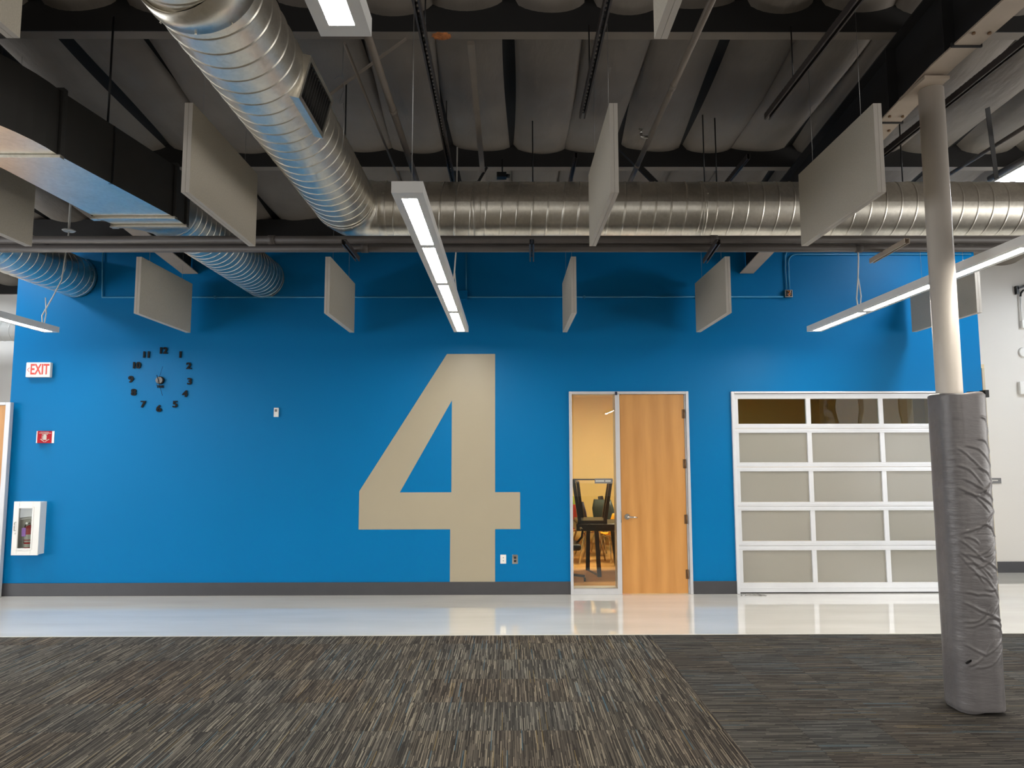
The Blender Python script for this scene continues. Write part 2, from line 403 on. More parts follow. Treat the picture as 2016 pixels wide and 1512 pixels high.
CY = onz(1000, 1252, 0).y        # where the carpet starts
CX = onz(1390, 1390, 0).x
bm = newbm(); bx(bm, RX0, RX1, CY, 6.0, -.1, 0); struct(obj('floor', bm, M['floor']))
bm = newbm(); bx(bm, RX0, CX, YF, CY, -.1, .004); struct(obj('floor_carpet_left', bm, M['carpet_y']), 'dark striped carpet tiles with dashes running away to the wall')
bm = newbm(); bx(bm, CX, RX1, YF, CY, -.1, .004); struct(obj('floor_carpet_right', bm, M['carpet_x']), 'dark carpet tiles with dashes running sideways')
bm = newbm(); bx(bm, RX0, RX1, CY, CY+.012, .0, .008); struct(obj('trim_2', bm, M['offwhite']), 'pale edging strip between carpet and polished floor')

# insulation pillows under the roof
PY = [-3.73, -1.70, .33, 2.36, -5.76, -7.79, -9.82, -11.85]     # purlin lines
pys = sorted(PY)
bm = newbm()
NS = 12; SP = .58; x = -9.86; xs = []
while x < 9.9:
    xs.append(x + random.uniform(-.03, .03)); x += SP
ys = []
yv = YF
while yv < 5.2: ys.append(yv); yv += .145
rndb = [random.uniform(.8, 1.25) for _ in xs]; rsk = [random.uniform(-.04, .04) for _ in xs]
grid = []
import mathutils
for yv in ys:
    row = []
    # where between two purlins
    lo = max([p for p in pys if p <= yv], default=pys[0]-2.03); t = min(1, max(0, (yv-lo)/2.03))
    near = yv < -3.7
    amp = .15 if near else .085
    for i in range(len(xs)-1):
        for k in range(NS):
            u = k/(NS-1)*.968
            xx = xs[i]+(xs[i+1]-xs[i])*u + .05*math.sin(yv*1.1+i*2.1)
            prof = math.sin(PI*u)**.42 if u > 0 else 0
            nz = mathutils.noise.noise(Vector((xx*1.6, yv*1.1, i*.7)))
            zz = zpur(yv) + .15 + amp - amp*prof*rndb[i] - .05*math.sin(PI*t)*(prof) + .035*nz*prof - rsk[i]*prof*.4
            row.append(bm.verts.new((xx, yv, zz)))
    grid.append(row)
for a, b in zip(grid, grid[1:]):
    for k in range(len(a)-1):
        f = bm.faces.new((a[k], a[k+1], b[k+1], b[k])); f.smooth = True; f.material_index = 1 if k % NS == NS-1 else 0
struct(obj('ceiling', bm, [M['ins'], M['seam']], fix=False), 'dark grey quilted insulation bulging between the purlins')
bm = newbm()
vs = [bm.verts.new(p) for p in ((RX0-.2, YF-.2, zpur(YF)+.45), (RX1+.2, YF-.2, zpur(YF)+.45), (RX1+.2, 5.3, zpur(5.3)+.45), (RX0-.2, 5.3, zpur(5.3)+.45))]
vs2 = [bm.verts.new(v.co+Vector((0, 0, .05))) for v in vs]
bm.faces.new(vs); bm.faces.new(vs2[::-1])
for i in range(4): bm.faces.new((vs[i], vs[(i+1) % 4], vs2[(i+1) % 4], vs2[i]))
struct(obj('ceiling_deck', bm, M['blackpaint']))
# orange torn batt
p = at(868, 84, 5.05)
bm = newbm(); bmesh.ops.create_icosphere(bm, subdivisions=4, radius=1)
for v in bm.verts:
    n = mathutils.noise.noise(v.co*3.1); v.co *= 1+.35*n; v.co.x *= .075; v.co.y *= .05; v.co.z *= .022
    v.co += Vector((p.x, p.y+.03, zpur(p.y)+.01))
tag(obj('torn_insulation', bm, M['orange'], smooth=True), 'tuft of orange glass fibre poking out beside the nearest roof purlin', 'insulation', kind=None)

# purlins
names = {-3.73: 'nearer grey roof purlin crossing the top of the picture', -1.70: 'farther roof purlin just above the long round duct'}
for pyy in PY:
    if pyy < -6 : continue
    z0 = zpur(pyy); bm = newbm()
    bx(bm, RX0, RX1, pyy, pyy+.008, z0, z0+.27, 0)
    bx(bm, RX0, RX1, pyy+.008, pyy+.105, z0, z0+.008, 1)  # flange paler than the web: light from below put into the colour
    bx(bm, RX0, RX1, pyy+.097, pyy+.105, z0+.008, z0+.03, 1)
    o = obj('roof_purlin', bm, [M['steelw'], M['purlin_m']])
    tag(o, names.get(pyy, 'roof purlin hidden over the camera' if pyy < -4 else 'roof purlin beyond the blue wall, %s' % ('nearer one' if pyy < 1 else 'farther one')), 'roof beam')

bm = newbm(); bx(bm, XL, XR, -.10, -.001, 4.235, 4.60, 0); bx(bm, XL, XR, -.16, -.10, 4.235, 4.245, 0)
tag(obj('wall_header', bm, M['steelw']), 'dark steel header running along the very top of the blue wall', 'roof beam')
# rafters
def zraf(y): return 3.93 - .1*y if y > -4.1 else 4.34
def rafter(xc, label, wd=.17):
    r = thing('steel_rafter', label, 'roof beam', (xc, -.02, 3.95))
    for nm, m_, dx, top in (('web', M['rafter_m'], .006, True), ('bottom_flange', M['rafter_f'], wd/2, False)):
        bm = newbm()
        for ya, yb in ((-18.9, -4.1), (-4.1, -.012)):
            A, B = zraf(ya+1e-4), zraf(yb-1e-4)
            if ya < -4.2: A = B = 4.34
            za, zb_ = (A+.012, B+.012) if top else (A, B)
            ta, tb = (zpur(ya)-.012, zpur(yb)-.012) if top else (A+.012, B+.012)
            c = [(xc-dx, ya, za), (xc+dx, ya, za), (xc+dx, yb, zb_), (xc-dx, yb, zb_), (xc-dx, ya, ta), (xc+dx, ya, ta), (xc+dx, yb, tb), (xc-dx, yb, tb)]
            v = [bm.verts.new(q) for q in c]
            for f in ((3, 2, 1, 0), (4, 5, 6, 7), (0, 1, 5, 4), (1, 2, 6, 5), (2, 3, 7, 6), (3, 0, 4, 7)): bm.faces.new([v[i] for i in f])
        obj(nm, bm, m_, r)
    bm = newbm()
    for ya, yb in ((-18.9, -4.1), (-4.1, -.012)):
        c = []
        for zo in (-.012, 0):
            c += [(xc-wd/2, ya, zpur(ya)+zo), (xc+wd/2, ya, zpur(ya)+zo), (xc+wd/2, yb, zpur(yb)+zo), (xc-wd/2, yb, zpur(yb)+zo)]
        v = [bm.verts.new(q) for q in c]
        for f in ((3, 2, 1, 0), (4, 5, 6, 7), (0, 1, 5, 4), (1, 2, 6, 5), (2, 3, 7, 6), (3, 0, 4, 7)): bm.faces.new([v[i] for i in f])
    obj('top_flange', bm, M['rafter_m'], r)
    for yy in (-3.55, -4.25):
        for q0, q1 in ((xc-wd/2+.004, xc-.006), (xc+.006, xc+wd/2-.004)):
            bm = newbm(); bx(bm, q0, q1, yy, yy+.012, zraf(yy)+.012, zpur(yy)-.012)
            obj('stiffener', bm, M['rafter_m'], r)
    return r
RXR = 3.0
rr_ = rafter(RXR, 'dark steel rafter over the padded column with a pale bottom flange')
for yy in (-3.42, -4.36):
    bm = newbm(); bx(bm, RXR-.1, RXR+.1, yy, yy+.016, zraf(yy)-.01, zraf(yy)+.02); obj('splice_plate', bm, M['rafter_m'], rr_)
for yy in (-3.3, -3.5, -4.5):
    for dx in (-.05, .05):
        bm = newbm(); tube(bm, [(RXR+dx, yy, zraf(yy)-.012), (RXR+dx, yy, zraf(yy)+.002)], .011, 6); obj('bolt', bm, M['hinge'], rr_)
rafter(-3.97, 'dark steel rafter on the left ending against the blue wall above the clock', .2)

# ---------------------------------------------------------------- padded column
CCX, CCY = at(1869, 772, 4.88).x, -CAMD+4.88
col_ = thing('padded_column', 'round cream steel column with its lower half wrapped in grey vinyl padding', 'column', (CCX, CCY, 0))
ctop = zraf(CCY)-.012
bm = newbm(); tube(bm, [(CCX, CCY, .01), (CCX, CCY, ctop-.014)], .082, 40); obj('column_pole', bm, M['column'], col_)
bm = newbm(); bx(bm, RXR-.088, RXR+.088, CCY-.16, CCY+.16, ctop-.014, ctop+.01); obj('cap_plate', bm, M['rafter_f'], col_)
PX, PYY = at(1889, 900, 4.88).x, CCY-.0
PW, PD, PRD = .155, .150, .105
PZT = at(1885, 772, 4.72).z
creases = [[(.31, .17), (.63, .195), (.97, .245)], [(.15, .305), (.5, .317), (.94, .288)], [(.16, .305), (.44, .338), (.8, .383)],
           [(.2, .32), (.6, .345), (.9, .365)], [(.17, .445), (.5, .419), (.97, .374)], [(.17, .51), (.53, .538), (.97, .571)],
           [(.2, .46), (.35, .475), (.5, .48)], [(.1, .66), (.45, .70), (.97, .725)], [(.12, .74), (.5, .71), (.97, .65)],
           [(.1, .79), (.5, .81), (.95, .77)], [(.25, .86), (.6, .84), (.95, .80)], [(.55, .62), (.8, .61), (.98, .585)],
           [(.5, .42), (.8, .44), (.95, .47)], [(.6, .15), (.8, .17), (.97, .2)], [(.55, .24), (.8, .27), (.97, .31)], [(.7, .08), (.85, .10), (.97, .14)],
           [(.3, .57), (.6, .6), (.9, .65)], [(.15, .63), (.4, .65), (.7, .64)], [(.5, .52), (.75, .5), (.97, .47)]]
rc = random.Random(4)
for _ in range(16):
    a = rc.uniform(.25, .9); v0 = rc.uniform(.2, .85); s = rc.choice((-1, 1))*rc.uniform(.02, .05)
    creases.append([(max(.1, a-.28), v0-s), (a, v0+rc.uniform(-.008, .008)), (min(.98, a+.28), v0+s)])
def cr_h(s, v):
    h = 0
    for c in creases:
        s0, s1, s2 = c[0][0], c[1][0], c[2][0]
        if s < s0-.05 or s > s2+.05: continue
        if s < s1: k = (s-s0)/(s1-s0); vv = c[0][1]+(c[1][1]-c[0][1])*k
        else: k = (s-s1)/(s2-s1); vv = c[1][1]+(c[2][1]-c[1][1])*k
        # bow the crease
        q = (s-s0)/(s2-s0); vv -= .012*math.sin(PI*max(0, min(1, q)))*(1 if c[0][1] < c[2][1] else -1)
        fade = min(1, max(0, q*6+.15))*min(1, max(0, (1-q)*6+.3))
        d = (v-vv)/.0042
        h += (math.exp(-d*d) - .55*math.exp(-(d-1.6)**2))*fade*.0052
    return h
def prof(n):
    pts = []
    # rounded rectangle starting at the back
    per = []
    for cx, cy, a0 in ((PW-PRD, PD-PRD, 0), (-(PW-PRD), PD-PRD, 90), (-(PW-PRD), -(PD-PRD), 180), (PW-PRD, -(PD-PRD), 270)):
        for k in range(14):
            a = R(a0+90*k/13); per.append((cx+PRD*math.cos(a), cy+PRD*math.sin(a)))
        # straight run filler
        nx = None
    out = []
    m_ = len(per)
    for i in range(m_):
        p, q = Vector(per[i]), Vector(per[(i+1) % m_]); d = (q-p).length; k = max(1, int(d/.006))
        for j in range(k): out.append(p.lerp(q, j/k))
    return out
PR = prof(0); bm = newbm(); rows = []; NZ = 330
for j in range(NZ+1):
    v = 1-j/NZ; z = .02+(PZT-.02)*(j/NZ); row = []
    for q in PR:
        s = (q.x+PW)/(2*PW)
        h = cr_h(s, v) if q.y < .05 else 0
        h += .003*mathutils.noise.noise(Vector((q.x*8, q.y*8, z*3)))
        if s < .22 and q.y < 0: h += .0016*mathutils.noise.noise(Vector((q.x*30, 3, z*26)))
        n = q.normalized(); e = 1
        if j < 3: h -= (.010, .004, .001)[j]
        if j > NZ-2: h -= .006*(j-NZ+2)
        zz = z + (.010*math.sin(q.x*18+1) if j == 0 else 0)+(.006*math.sin(q.x*22) if j >= NZ-1 else 0)
        row.append(bm.verts.new((PX+q.x+n.x*h, PYY+q.y+n.y*h, zz)))
    rows.append(row)
for a, b in zip(rows, rows[1:]):
    for k in range(len(a)):
        bm.faces.new((a[k], a[(k+1) % len(a)], b[(k+1) % len(a)], b[k])).smooth = True
# foam top rim, open round the pole
ring = [bm.verts.new((PX+q.x*.62, PYY+q.y*.62, PZT-.012)) for q in PR]
for k in range(len(PR)): bm.faces.new((rows[-1][k], rows[-1][(k+1) % len(PR)], ring[(k+1) % len(PR)], ring[k]))
obj('padding', bm, M['pad'], col_)
bm = newbm()
tube(bm, [(PX+PW*.985, PYY-.055, .05), (PX+PW*.995, PYY-.055, .7), (PX+PW*.995, PYY-.055, 1.4), (PX+PW*.985, PYY-.055, PZT-.02)], .006, 8)
so = obj('closure_seam', bm, M['black'], col_); so['label'] = 'black hook-and-loop seam down the right side'
bm = newbm(); bx(bm, PX+.05, PX+.165, PYY-.08, PYY-.04, PZT-.006, PZT+.012); bx(bm, PX+.14, PX+.165, PYY-.10, PYY-.04, PZT-.03, PZT+.02); obj('strap_end', bm, M['black'], col_)
bm = newbm()
for k in range(5): bx(bm, PX-.125+.006*k, PX-.119+.008*k, PYY-.140, PYY-.128, .33+.004*k, .338+.005*k)
mk = obj('scuff', bm, M['black'], col_); mk['label'] = 'small black mark low on the padding'

# ---------------------------------------------------------------- door with sidelight
y0, y1 = -.03, TH+.02
door = struct(empty('door_1', ((DX0+DX1)/2, 0, 0)), 'maple door with a narrow glass sidelight in an aluminium frame')
FW = .035
MX0, MX1 = wl(1213.5, 1000)[0], wl(1222, 1000)[0]
bm = newbm()
bx(bm, DX0, DX0+FW, y0, y1, 0, DZ1); bx(bm, DX1-FW, DX1, y0, y1, 0, DZ1); bx(bm, DX0+FW, DX1-FW, y0, y1, DZ1-FW, DZ1)
bx(bm, MX0, MX1, y0, y1, 0, DZ1-FW); bx(bm, DX0+FW, MX0, y0, y1, 0, .07)
bx(bm, DX1-FW-.02, DX1-FW, -.005, y1, .0, DZ1-FW)
obj('frame', bm, M['alu'], door, bevel=.004)
bm = newbm(); bx(bm, MX1+.004, DX1-FW-.024, -.012, .033, .012, DZ1-FW-.006); lf = obj('door_leaf', bm, M['maple'], door, bevel=.003)
hx = MX1+.075; hz = wl(1237, 1017)[1]
bm = newbm(); tube(bm, [(hx, -.012, hz), (hx, -.028, hz)], [.036, .033], 24); tube(bm, [(hx, -.028, hz), (hx, -.06, hz)], .011, 12)
tube(bm, [(hx-.008, -.062, hz), (hx+.03, -.064, hz), (hx+.08, -.062, hz-.003), (hx+.115, -.056, hz-.006)], [.012, .011, .0095, .008], 12)
obj('lever_handle', bm, M['chrome'], lf)
bm = newbm(); bx(bm, MX1-.003, MX1+.003, -.036, -.02, hz-.07, hz+.07); obj('strike_plate', bm, M['chrome'], door)
for zpx in (815, 913, 1022, 1130):
    z = wl(1352, zpx)[1]; bm = newbm(); tube(bm, [(DX1-FW-.022, -.016, z-.055), (DX1-FW-.022, -.016, z+.055)], .009, 10)
    bx(bm, DX1-FW-.05, DX1-FW-.022, -.0145, -.0125, z-.055, z+.055)
    obj('hinge', bm, M['hinge'], door)
bm = newbm(); bx(bm, DX0+FW, MX0, .02, .027, .07, DZ1-FW); obj('sidelight_glass', bm, M['glass'], door)
bm = newbm(); cx, cz = wl(1212, 775); bx(bm, cx-.014, cx+.014, y0-.01, y0+.002, cz-.02, cz+.02); obj('door_contact', bm, M['navy'], door)
# room sign on the sidelight
a = wl(1171, 942); b = wl(1207, 952)
rs = thing('room_sign', 'small grey room sign on the sidelight glass left of the door', 'sign', ((a[0]+b[0])/2, .019, b[1]))
bm = newbm(); bx(bm, a[0], b[0]-.004, .013, .0195, b[1], a[1]); obj('plate', bm, M['signgrey'], rs)
bm = newbm(); zc = (a[1]+b[1])/2
rt = random.Random(2)
for x0_, x1_ in ((a[0]+.012, a[0]+.11), (a[0]+.13, b[0]-.03)):
    xx = x0_
    while xx < x1_: wdt = rt.uniform(.006, .009); bx(bm, xx, xx+wdt, .0118, .0132, zc-.009, zc+.009); xx += wdt+.0018
obj('lettering', bm, M['offwhite'], rs)

# ---------------------------------------------------------------- sectional overhead door
od = struct(empty('door_2', ((GX0+GX1)/2, .04, 0)), 'white aluminium sectional overhead door with frosted panes')
bm = newbm(); bx(bm, GX0, GX0+.035, -.03, TH+.02, 0, GZ1); bx(bm, GX1-.035, GX1, -.03, TH+.02, 0, GZ1); bx(bm, GX0+.035, GX1-.035, -.03, TH+.02, GZ1-.022, GZ1)
obj('frame', bm, M['lite_alu'], od, bevel=.004)
rowsy = [(785, 835), (852, 911), (928, 989), (1005.5, 1066), (1084, 1148)]
gx0, gx1 = GX0+.038, GX1-.038; st = .056
zz = [(wl(1500, a)[1], wl(1500, b)[1]) for a, b in rowsy]
bounds = [GZ1-.024]+[(zz[i][1]+zz[i+1][0])/2 for i in range(4)]+[.012]
cw = (gx1-gx0-st)/3
DY0, DY1 = .02, .065
for i in range(5):
    top, bot = bounds[i]-.0015, bounds[i+1]+.0015; zt_, zb_ = zz[i]
    bm = newbm()
    bx(bm, gx0, gx1, DY0, DY1, zt_, top); bx(bm, gx0, gx1, DY0, DY1, bot, zb_)
    for c in range(4): bx(bm, gx0+c*cw, gx0+c*cw+st, DY0, DY1, zb_, zt_)
    # rail grooves read as ribs
    for zr in (bot+(zb_-bot)*.45,): bx(bm, gx0, gx1, DY0-.004, DY0, zr-.004, zr+.004)
    if i: bx(bm, gx0, gx1, DY0-.004, DY0, zt_+(top-zt_)*.45-.004, zt_+(top-zt_)*.45+.004)
    for c in range(3): bx(bm, gx0+c*cw+st, gx0+(c+1)*cw, DY0-.002, DY0+.008, zb_-.006, zb_+.004)
    sec = obj('door_section', bm, M['lite_alu'], od, bevel=.003)
    for c in range(3):
        bm = newbm(); bx(bm, gx0+c*cw+st, gx0+(c+1)*cw, DY0+.022, DY0+.028, zb_+.004, zt_)
        pn = obj('pane', bm, M['wavy'] if i == 0 else M['frost'], sec)
        if i == 0: pn['label'] = 'clear pane'
bm = newbm(); bx(bm, gx0, gx1, DY0+.005, DY1-.005, 0.001, .012); obj('bottom_seal', bm, M['black'], od)
# loose cable by the door foot
p = onz(1478, 1170, 0.005); bm = newbm()
pts = [(p.x-.16+.32*t/40+.03*math.sin(t*.9), -.10+.035*math.cos(t*.75), .007+.003*math.sin(t)) for t in range(41)]
tube(bm, pts, .003, 6); tag(obj('loose_cable', bm, M['wire']), 'thin tangled wire lying on the floor at the left foot of the overhead door', 'cable')

# ---------------------------------------------------------------- left door at the corner
d3 = struct(empty('door_3', (XL-.4, -.1, 0)), 'maple door in a grey metal frame at the left end of the blue wall')
fz = at(20, 792, CAMD-.10).z; fx = at(21, 792, CAMD-.10).x
bm = newbm(); bx(bm, fx-.06, fx, -.10, -.04, 0, fz); bx(bm, fx-1.2, fx-.06, -.10, -.04, fz-.035, fz); bx(bm, fx-1.2, fx-1.14, -.10, -.04, 0, fz-.035); obj('frame', bm, M['alu'], d3, bevel=.004)
bm = newbm(); bx(bm, fx-1.138, fx-.062, -.09, -.045, .01, fz-.037); lf3 = obj('door_leaf', bm, M['maple'], d3)
bm = newbm(); tube(bm, [(fx-1.04, -.09, 1), (fx-1.04, -.14, 1)], .011, 10); tube(bm, [(fx-1.05, -.142, 1), (fx-.93, -.138, 1)], .009, 10); obj('lever_handle', bm, M['chrome'], lf3)

# ---------------------------------------------------------------- wall fittings
def wbox(bm, p0, p1, ya, yb):
    a, b = wl(*p0), wl(*p1); bx(bm, min(a[0], b[0]), max(a[0], b[0]), yb, ya, min(a[1], b[1]), max(a[1], b[1])); return a, b
# exit sign
def exit_sign(px, py, Y, label, arrow=True, wpx=44):
    c = at(px, py, CAMD+Y); W, H = .30, .185
    t = thing('exit_sign', label, 'exit sign', (c.x, c.y, c.z-H/2))
    bm = newbm(); bx(bm, c.x-W/2, c.x+W/2, Y-.05, Y-.001, c.z-H/2, c.z+H/2); obj('housing', bm, M['white'], t, bevel=.008)
    bm = text_bm('EXIT', .182, .003, (c.x+.02, Y-.0515, c.z), sx=.62, bold=.003); obj('lettering', bm, M['exitred'], t)
    if arrow:
        bm = newbm(); ax = c.x-W/2+.022
        bar(bm, (ax, Y-.0515, c.z), (ax+.024, Y-.0515, c.z+.026), .003, .007, up=Vector((0, 1, 0)))
        bar(bm, (ax, Y-.0515, c.z), (ax+.024, Y-.0515, c.z-.026), .003, .007, up=Vector((0, 1, 0)))
        obj('chevron', bm, M['exitred'], t)
exit_sign(80, 729, 0, 'white exit sign with red letters on the blue wall above the extinguisher sign')
exit_sign(2024, 764, YW, 'exit sign on the white wall cut by the right edge of the picture', False)

# fire extinguisher sign (three-sided, standing off the wall)
c = at(89, 860.5, CAMD); cx, cz = c.x, c.z; H = .145
fs = thing('extinguisher_sign', 'red angled fire extinguisher sign on the blue wall below the exit sign', 'sign', (cx, 0, cz-H/2))
pl = [(-.11, -.001), (-.075, -.003), (-.04, -.065), (.075, -.012), (.11, -.001)]
bm = newbm()
pl = [(-.105, -.002), (-.08, -.002), (-.035, -.09), (.085, -.002), (.112, -.002)]
for i, (a, b) in enumerate(zip(pl, pl[1:])):
    v = [bm.verts.new((cx+q[0], q[1]-dy, cz+s)) for dy in (0, .003) for q in (a, b) for s in (-H/2, H/2)]
    for f in ((0, 2, 3, 1), (4, 5, 7, 6), (0, 1, 5, 4), (2, 6, 7, 3), (1, 3, 7, 5), (0, 4, 6, 2)):
        bm.faces.new([v[k] for k in f]).material_index = 1 if i in (1, 2) else 0
obj('panel', bm, [M['white'], M['signred']], fs)
bm = newbm()
def onface(u, s, off):       # u 0..1 along the right-hand face
    a, b = Vector(pl[2]), Vector(pl[3]); q = a.lerp(b, u); n = Vector((b.y-a.y, -(b.x-a.x))).normalized()
    if n.y > 0: n = -n
    q = q+n*off; return (cx+q.x, q.y, cz+s)
def facebox(u0, u1, s0, s1):
    v = [bm.verts.new(onface(u, s, o)) for o in (.0032, .0048) for u, s in ((u0, s0), (u1, s0), (u1, s1), (u0, s1))]
    for f in ((0, 1, 2, 3), (7, 6, 5, 4), (0, 4, 5, 1), (1, 5, 6, 2), (2, 6, 7, 3), (3, 7, 4, 0)): bm.faces.new([v[i] for i in f])
facebox(.08, .92, .044, .050)
facebox(.38, .62, -.035, .02); facebox(.42, .58, .02, .028); facebox(.3, .34, -.03, .02); facebox(.3, .5, .028, .034); facebox(.48, .7, .03, .036)
for sgn in (-1, 1):
    for k in range(7):
        u = .5+sgn*(.28-.04*k); facebox(u-.03, u+.03, -.03-.005*k, -.024-.005*k)
obj('pictogram', bm, M['offwhite'], fs)
bm = newbm()
a, b = Vector(pl[1]), Vector(pl[2])
for (u0, u1, s0, s1) in ((.1, .9, .044, .052), (.4, .7, -.03, .02), (.2, .26, -.04, .03)):
    for_ = []
    n = Vector((-(b.y-a.y), (b.x-a.x))).normalized()
    if n.x > 0: n = -n
    v = []
    for o_ in (.0032, .0048):
        for u, s in ((u0, s0), (u1, s0), (u1, s1), (u0, s1)):
            q = a.lerp(b, u)+n*o_+Vector((0, -.003)); v.append(bm.verts.new((cx+q.x, q.y, cz+s)))
    for f in ((0, 1, 2, 3), (7, 6, 5, 4), (0, 4, 5, 1), (1, 5, 6, 2), (2, 6, 7, 3), (3, 7, 4, 0)): bm.faces.new([v[i] for i in f])
obj('side_marking', bm, M['offwhite'], fs)
xs0 = wl(70, 850)[0]
bm = text_bm('FIRE EXTINGUISHER', .0125, .001, (cx+.023, -.052, cz+.058), sx=.75, rotz=math.atan2(.088, .12)); obj('lettering', bm, M['offwhite'], fs)

# extinguisher cabinet
ca = wl(35, 1091); cb = wl(88, 986); X0, X1 = ca[0]+.01, cb[0]+.03; Z0, Z1 = ca[1]+.01, cb[1]-.005
cab = thing('extinguisher_cabinet', 'white rounded cabinet with a glass door holding an extinguisher, on the blue wall', 'cabinet', ((X0+X1)/2, 0, Z0))
DP = .13
bm = newbm()
bx(bm, X0, X0+.012, -DP+.02, -.001, Z0, Z1); bx(bm, X1-.012, X1, -DP+.02, -.001, Z0, Z1); bx(bm, X0+.012, X1-.012, -DP+.02, -.001, Z0, Z0+.012); bx(bm, X0+.012, X1-.012, -DP+.02, -.001, Z1-.012, Z1)
bx(bm, X0+.012, X1-.012, -.006, -.001, Z0+.012, Z1-.012)
obj('body', bm, M['white'], cab, bevel=.01)
bm = newbm(); fwd_ = -DP
fx0, fx1, fz0, fz1 = X0+.06, X1-.085, Z0+.075, Z1-.075
bx(bm, X0-.006, fx0, fwd_, fwd_+.02, Z0-.006, Z1+.006); bx(bm, fx1, X1+.006, fwd_, fwd_+.02, Z0-.006, Z1+.006)
bx(bm, fx0, fx1, fwd_, fwd_+.02, fz1, Z1+.006); bx(bm, fx0, fx1, fwd_, fwd_+.02, Z0-.006, fz0)
bx(bm, fx0-.02, fx0, fwd_-.006, fwd_, fz0-.02, fz1+.02); bx(bm, fx1, fx1+.02, fwd_-.006, fwd_, fz0-.02, fz1+.02)
bx(bm, fx0, fx1, fwd_-.006, fwd_, fz1, fz1+.02); bx(bm, fx0, fx1, fwd_-.006, fwd_, fz0-.02, fz0)
dr = obj('cabinet_door', bm, M['white'], cab, bevel=.006)
bm = newbm(); bx(bm, fx0, fx1, fwd_+.008, fwd_+.011, fz0, fz1); obj('glass', bm, M['glass'], dr)
bm = newbm(); hz0 = Z0+.36*(Z1-Z0)+.06
tube(bm, [(X0+.03, fwd_, hz0), (X0+.03, fwd_-.022, hz0), (X0+.03, fwd_-.022, hz0+.1), (X0+.03, fwd_, hz0+.1)], .005, 8); tube(bm, [(X0+.032, fwd_, hz0-.035), (X0+.032, fwd_-.006, hz0-.035)], .008, 12)
obj('handle', bm, M['chrome'], dr)
ex = X0+.155; ez = Z0+.014; ey = -.065
fe = thing('fire_extinguisher', 'red fire extinguisher standing inside the white cabinet', 'fire extinguisher', (ex, ey, ez))
bm = newbm(); tube(bm, [(ex, ey, ez), (ex, ey, ez+.01), (ex, ey, ez+.28), (ex, ey, ez+.31), (ex, ey, ez+.325)], [.044, .05, .05, .04, .018], 24); obj('cylinder', bm, M['red'], fe)
bm = newbm(); tube(bm, [(ex, ey, ez+.13), (ex, ey, ez+.15)], .0508, 24, caps=False); tube(bm, [(ex, ey, ez+.07), (ex, ey, ez+.11)], .0508, 24, caps=False); tube(bm, [(ex, ey, ez+.16), (ex, ey, ez+.22)], .0508, 24, caps=False); obj('paper_label', bm, M['offwhite'], fe)
bm = newbm(); tube(bm, [(ex, ey, ez+.325), (ex, ey, ez+.35)], .014, 12); bar(bm, (ex-.01, ey, ez+.352), (ex+.06, ey-.005, ez+.37), .014, .006); bar(bm, (ex-.01, ey, ez+.365), (ex+.055, ey-.005, ez+.392), .014, .005); tube(bm, [(ex-.02, ey-.02, ez+.35), (ex-.02, ey-.026, ez+.35)], .014, 14); obj('valve', bm, M['chrome'], fe)
bm = newbm(); tube(bm, [(ex-.01, ey, ez+.345), (ex-.035, ey, ez+.345), (ex-.055, ey, ez+.32), (ex-.055, ey, ez+.2), (ex-.055, ey, ez+.12)], [.006, .006, .006, .006, .009], 10); obj('hose', bm, M['black'], fe)
bm = newbm(); bx(bm, ex-.056, ex-.008, ey-.0545, ey-.052, ez+.2, ez+.30); obj('inspection_tag', bm, M['violet'], fe)

# thermostat and sockets
bm = newbm(); a, b = wbox(bm, (540.5, 803), (549, 821), 0, -.028); tm = thing('thermostat', 'small white thermostat box right of the clock on the blue wall', 'thermostat', ((a[0]+b[0])/2, 0, b[1])); obj('body', bm, M['white'], tm, bevel=.004)
bm = newbm(); wbox(bm, (542.5, 806), (547, 811), -.028, -.0295); obj('display', bm, M['signgrey'], tm)
bm = newbm(); a, b = wbox(bm, (985, 1092), (996.5, 1109.5), 0, -.007); s1 = thing('wall_socket', 'white double socket plate, left of the pair beside the number 4', 'socket', ((a[0]+b[0])/2, 0, b[1])); obj('plate', bm, M['white'], s1, bevel=.002)
xc = (a[0]+b[0])/2; zc = (a[1]+b[1])/2
for dz in (-.018, .018):
    bm = newbm(); tube(bm, [(xc, -.007, zc+dz), (xc, -.0085, zc+dz)], .006, 10); obj('data_port', bm, M['signgrey'], s1)
bm = newbm(); a, b = wbox(bm, (1008.5, 1092), (1019.5, 1110), 0, -.006); s2 = thing('wall_socket', 'steel socket plate with two black outlets, right of the pair beside the number 4', 'socket', ((a[0]+b[0])/2, 0, b[1])); obj('plate', bm, M['chrome'], s2, bevel=.002)
xc = (a[0]+b[0])/2; zc = (a[1]+b[1])/2
for dz in (-.02, .02):
    bm = newbm(); tube(bm, [(xc, -.006, zc+dz), (xc, -.010, zc+dz)], .0145, 20); obj('outlet', bm, M['black'], s2)

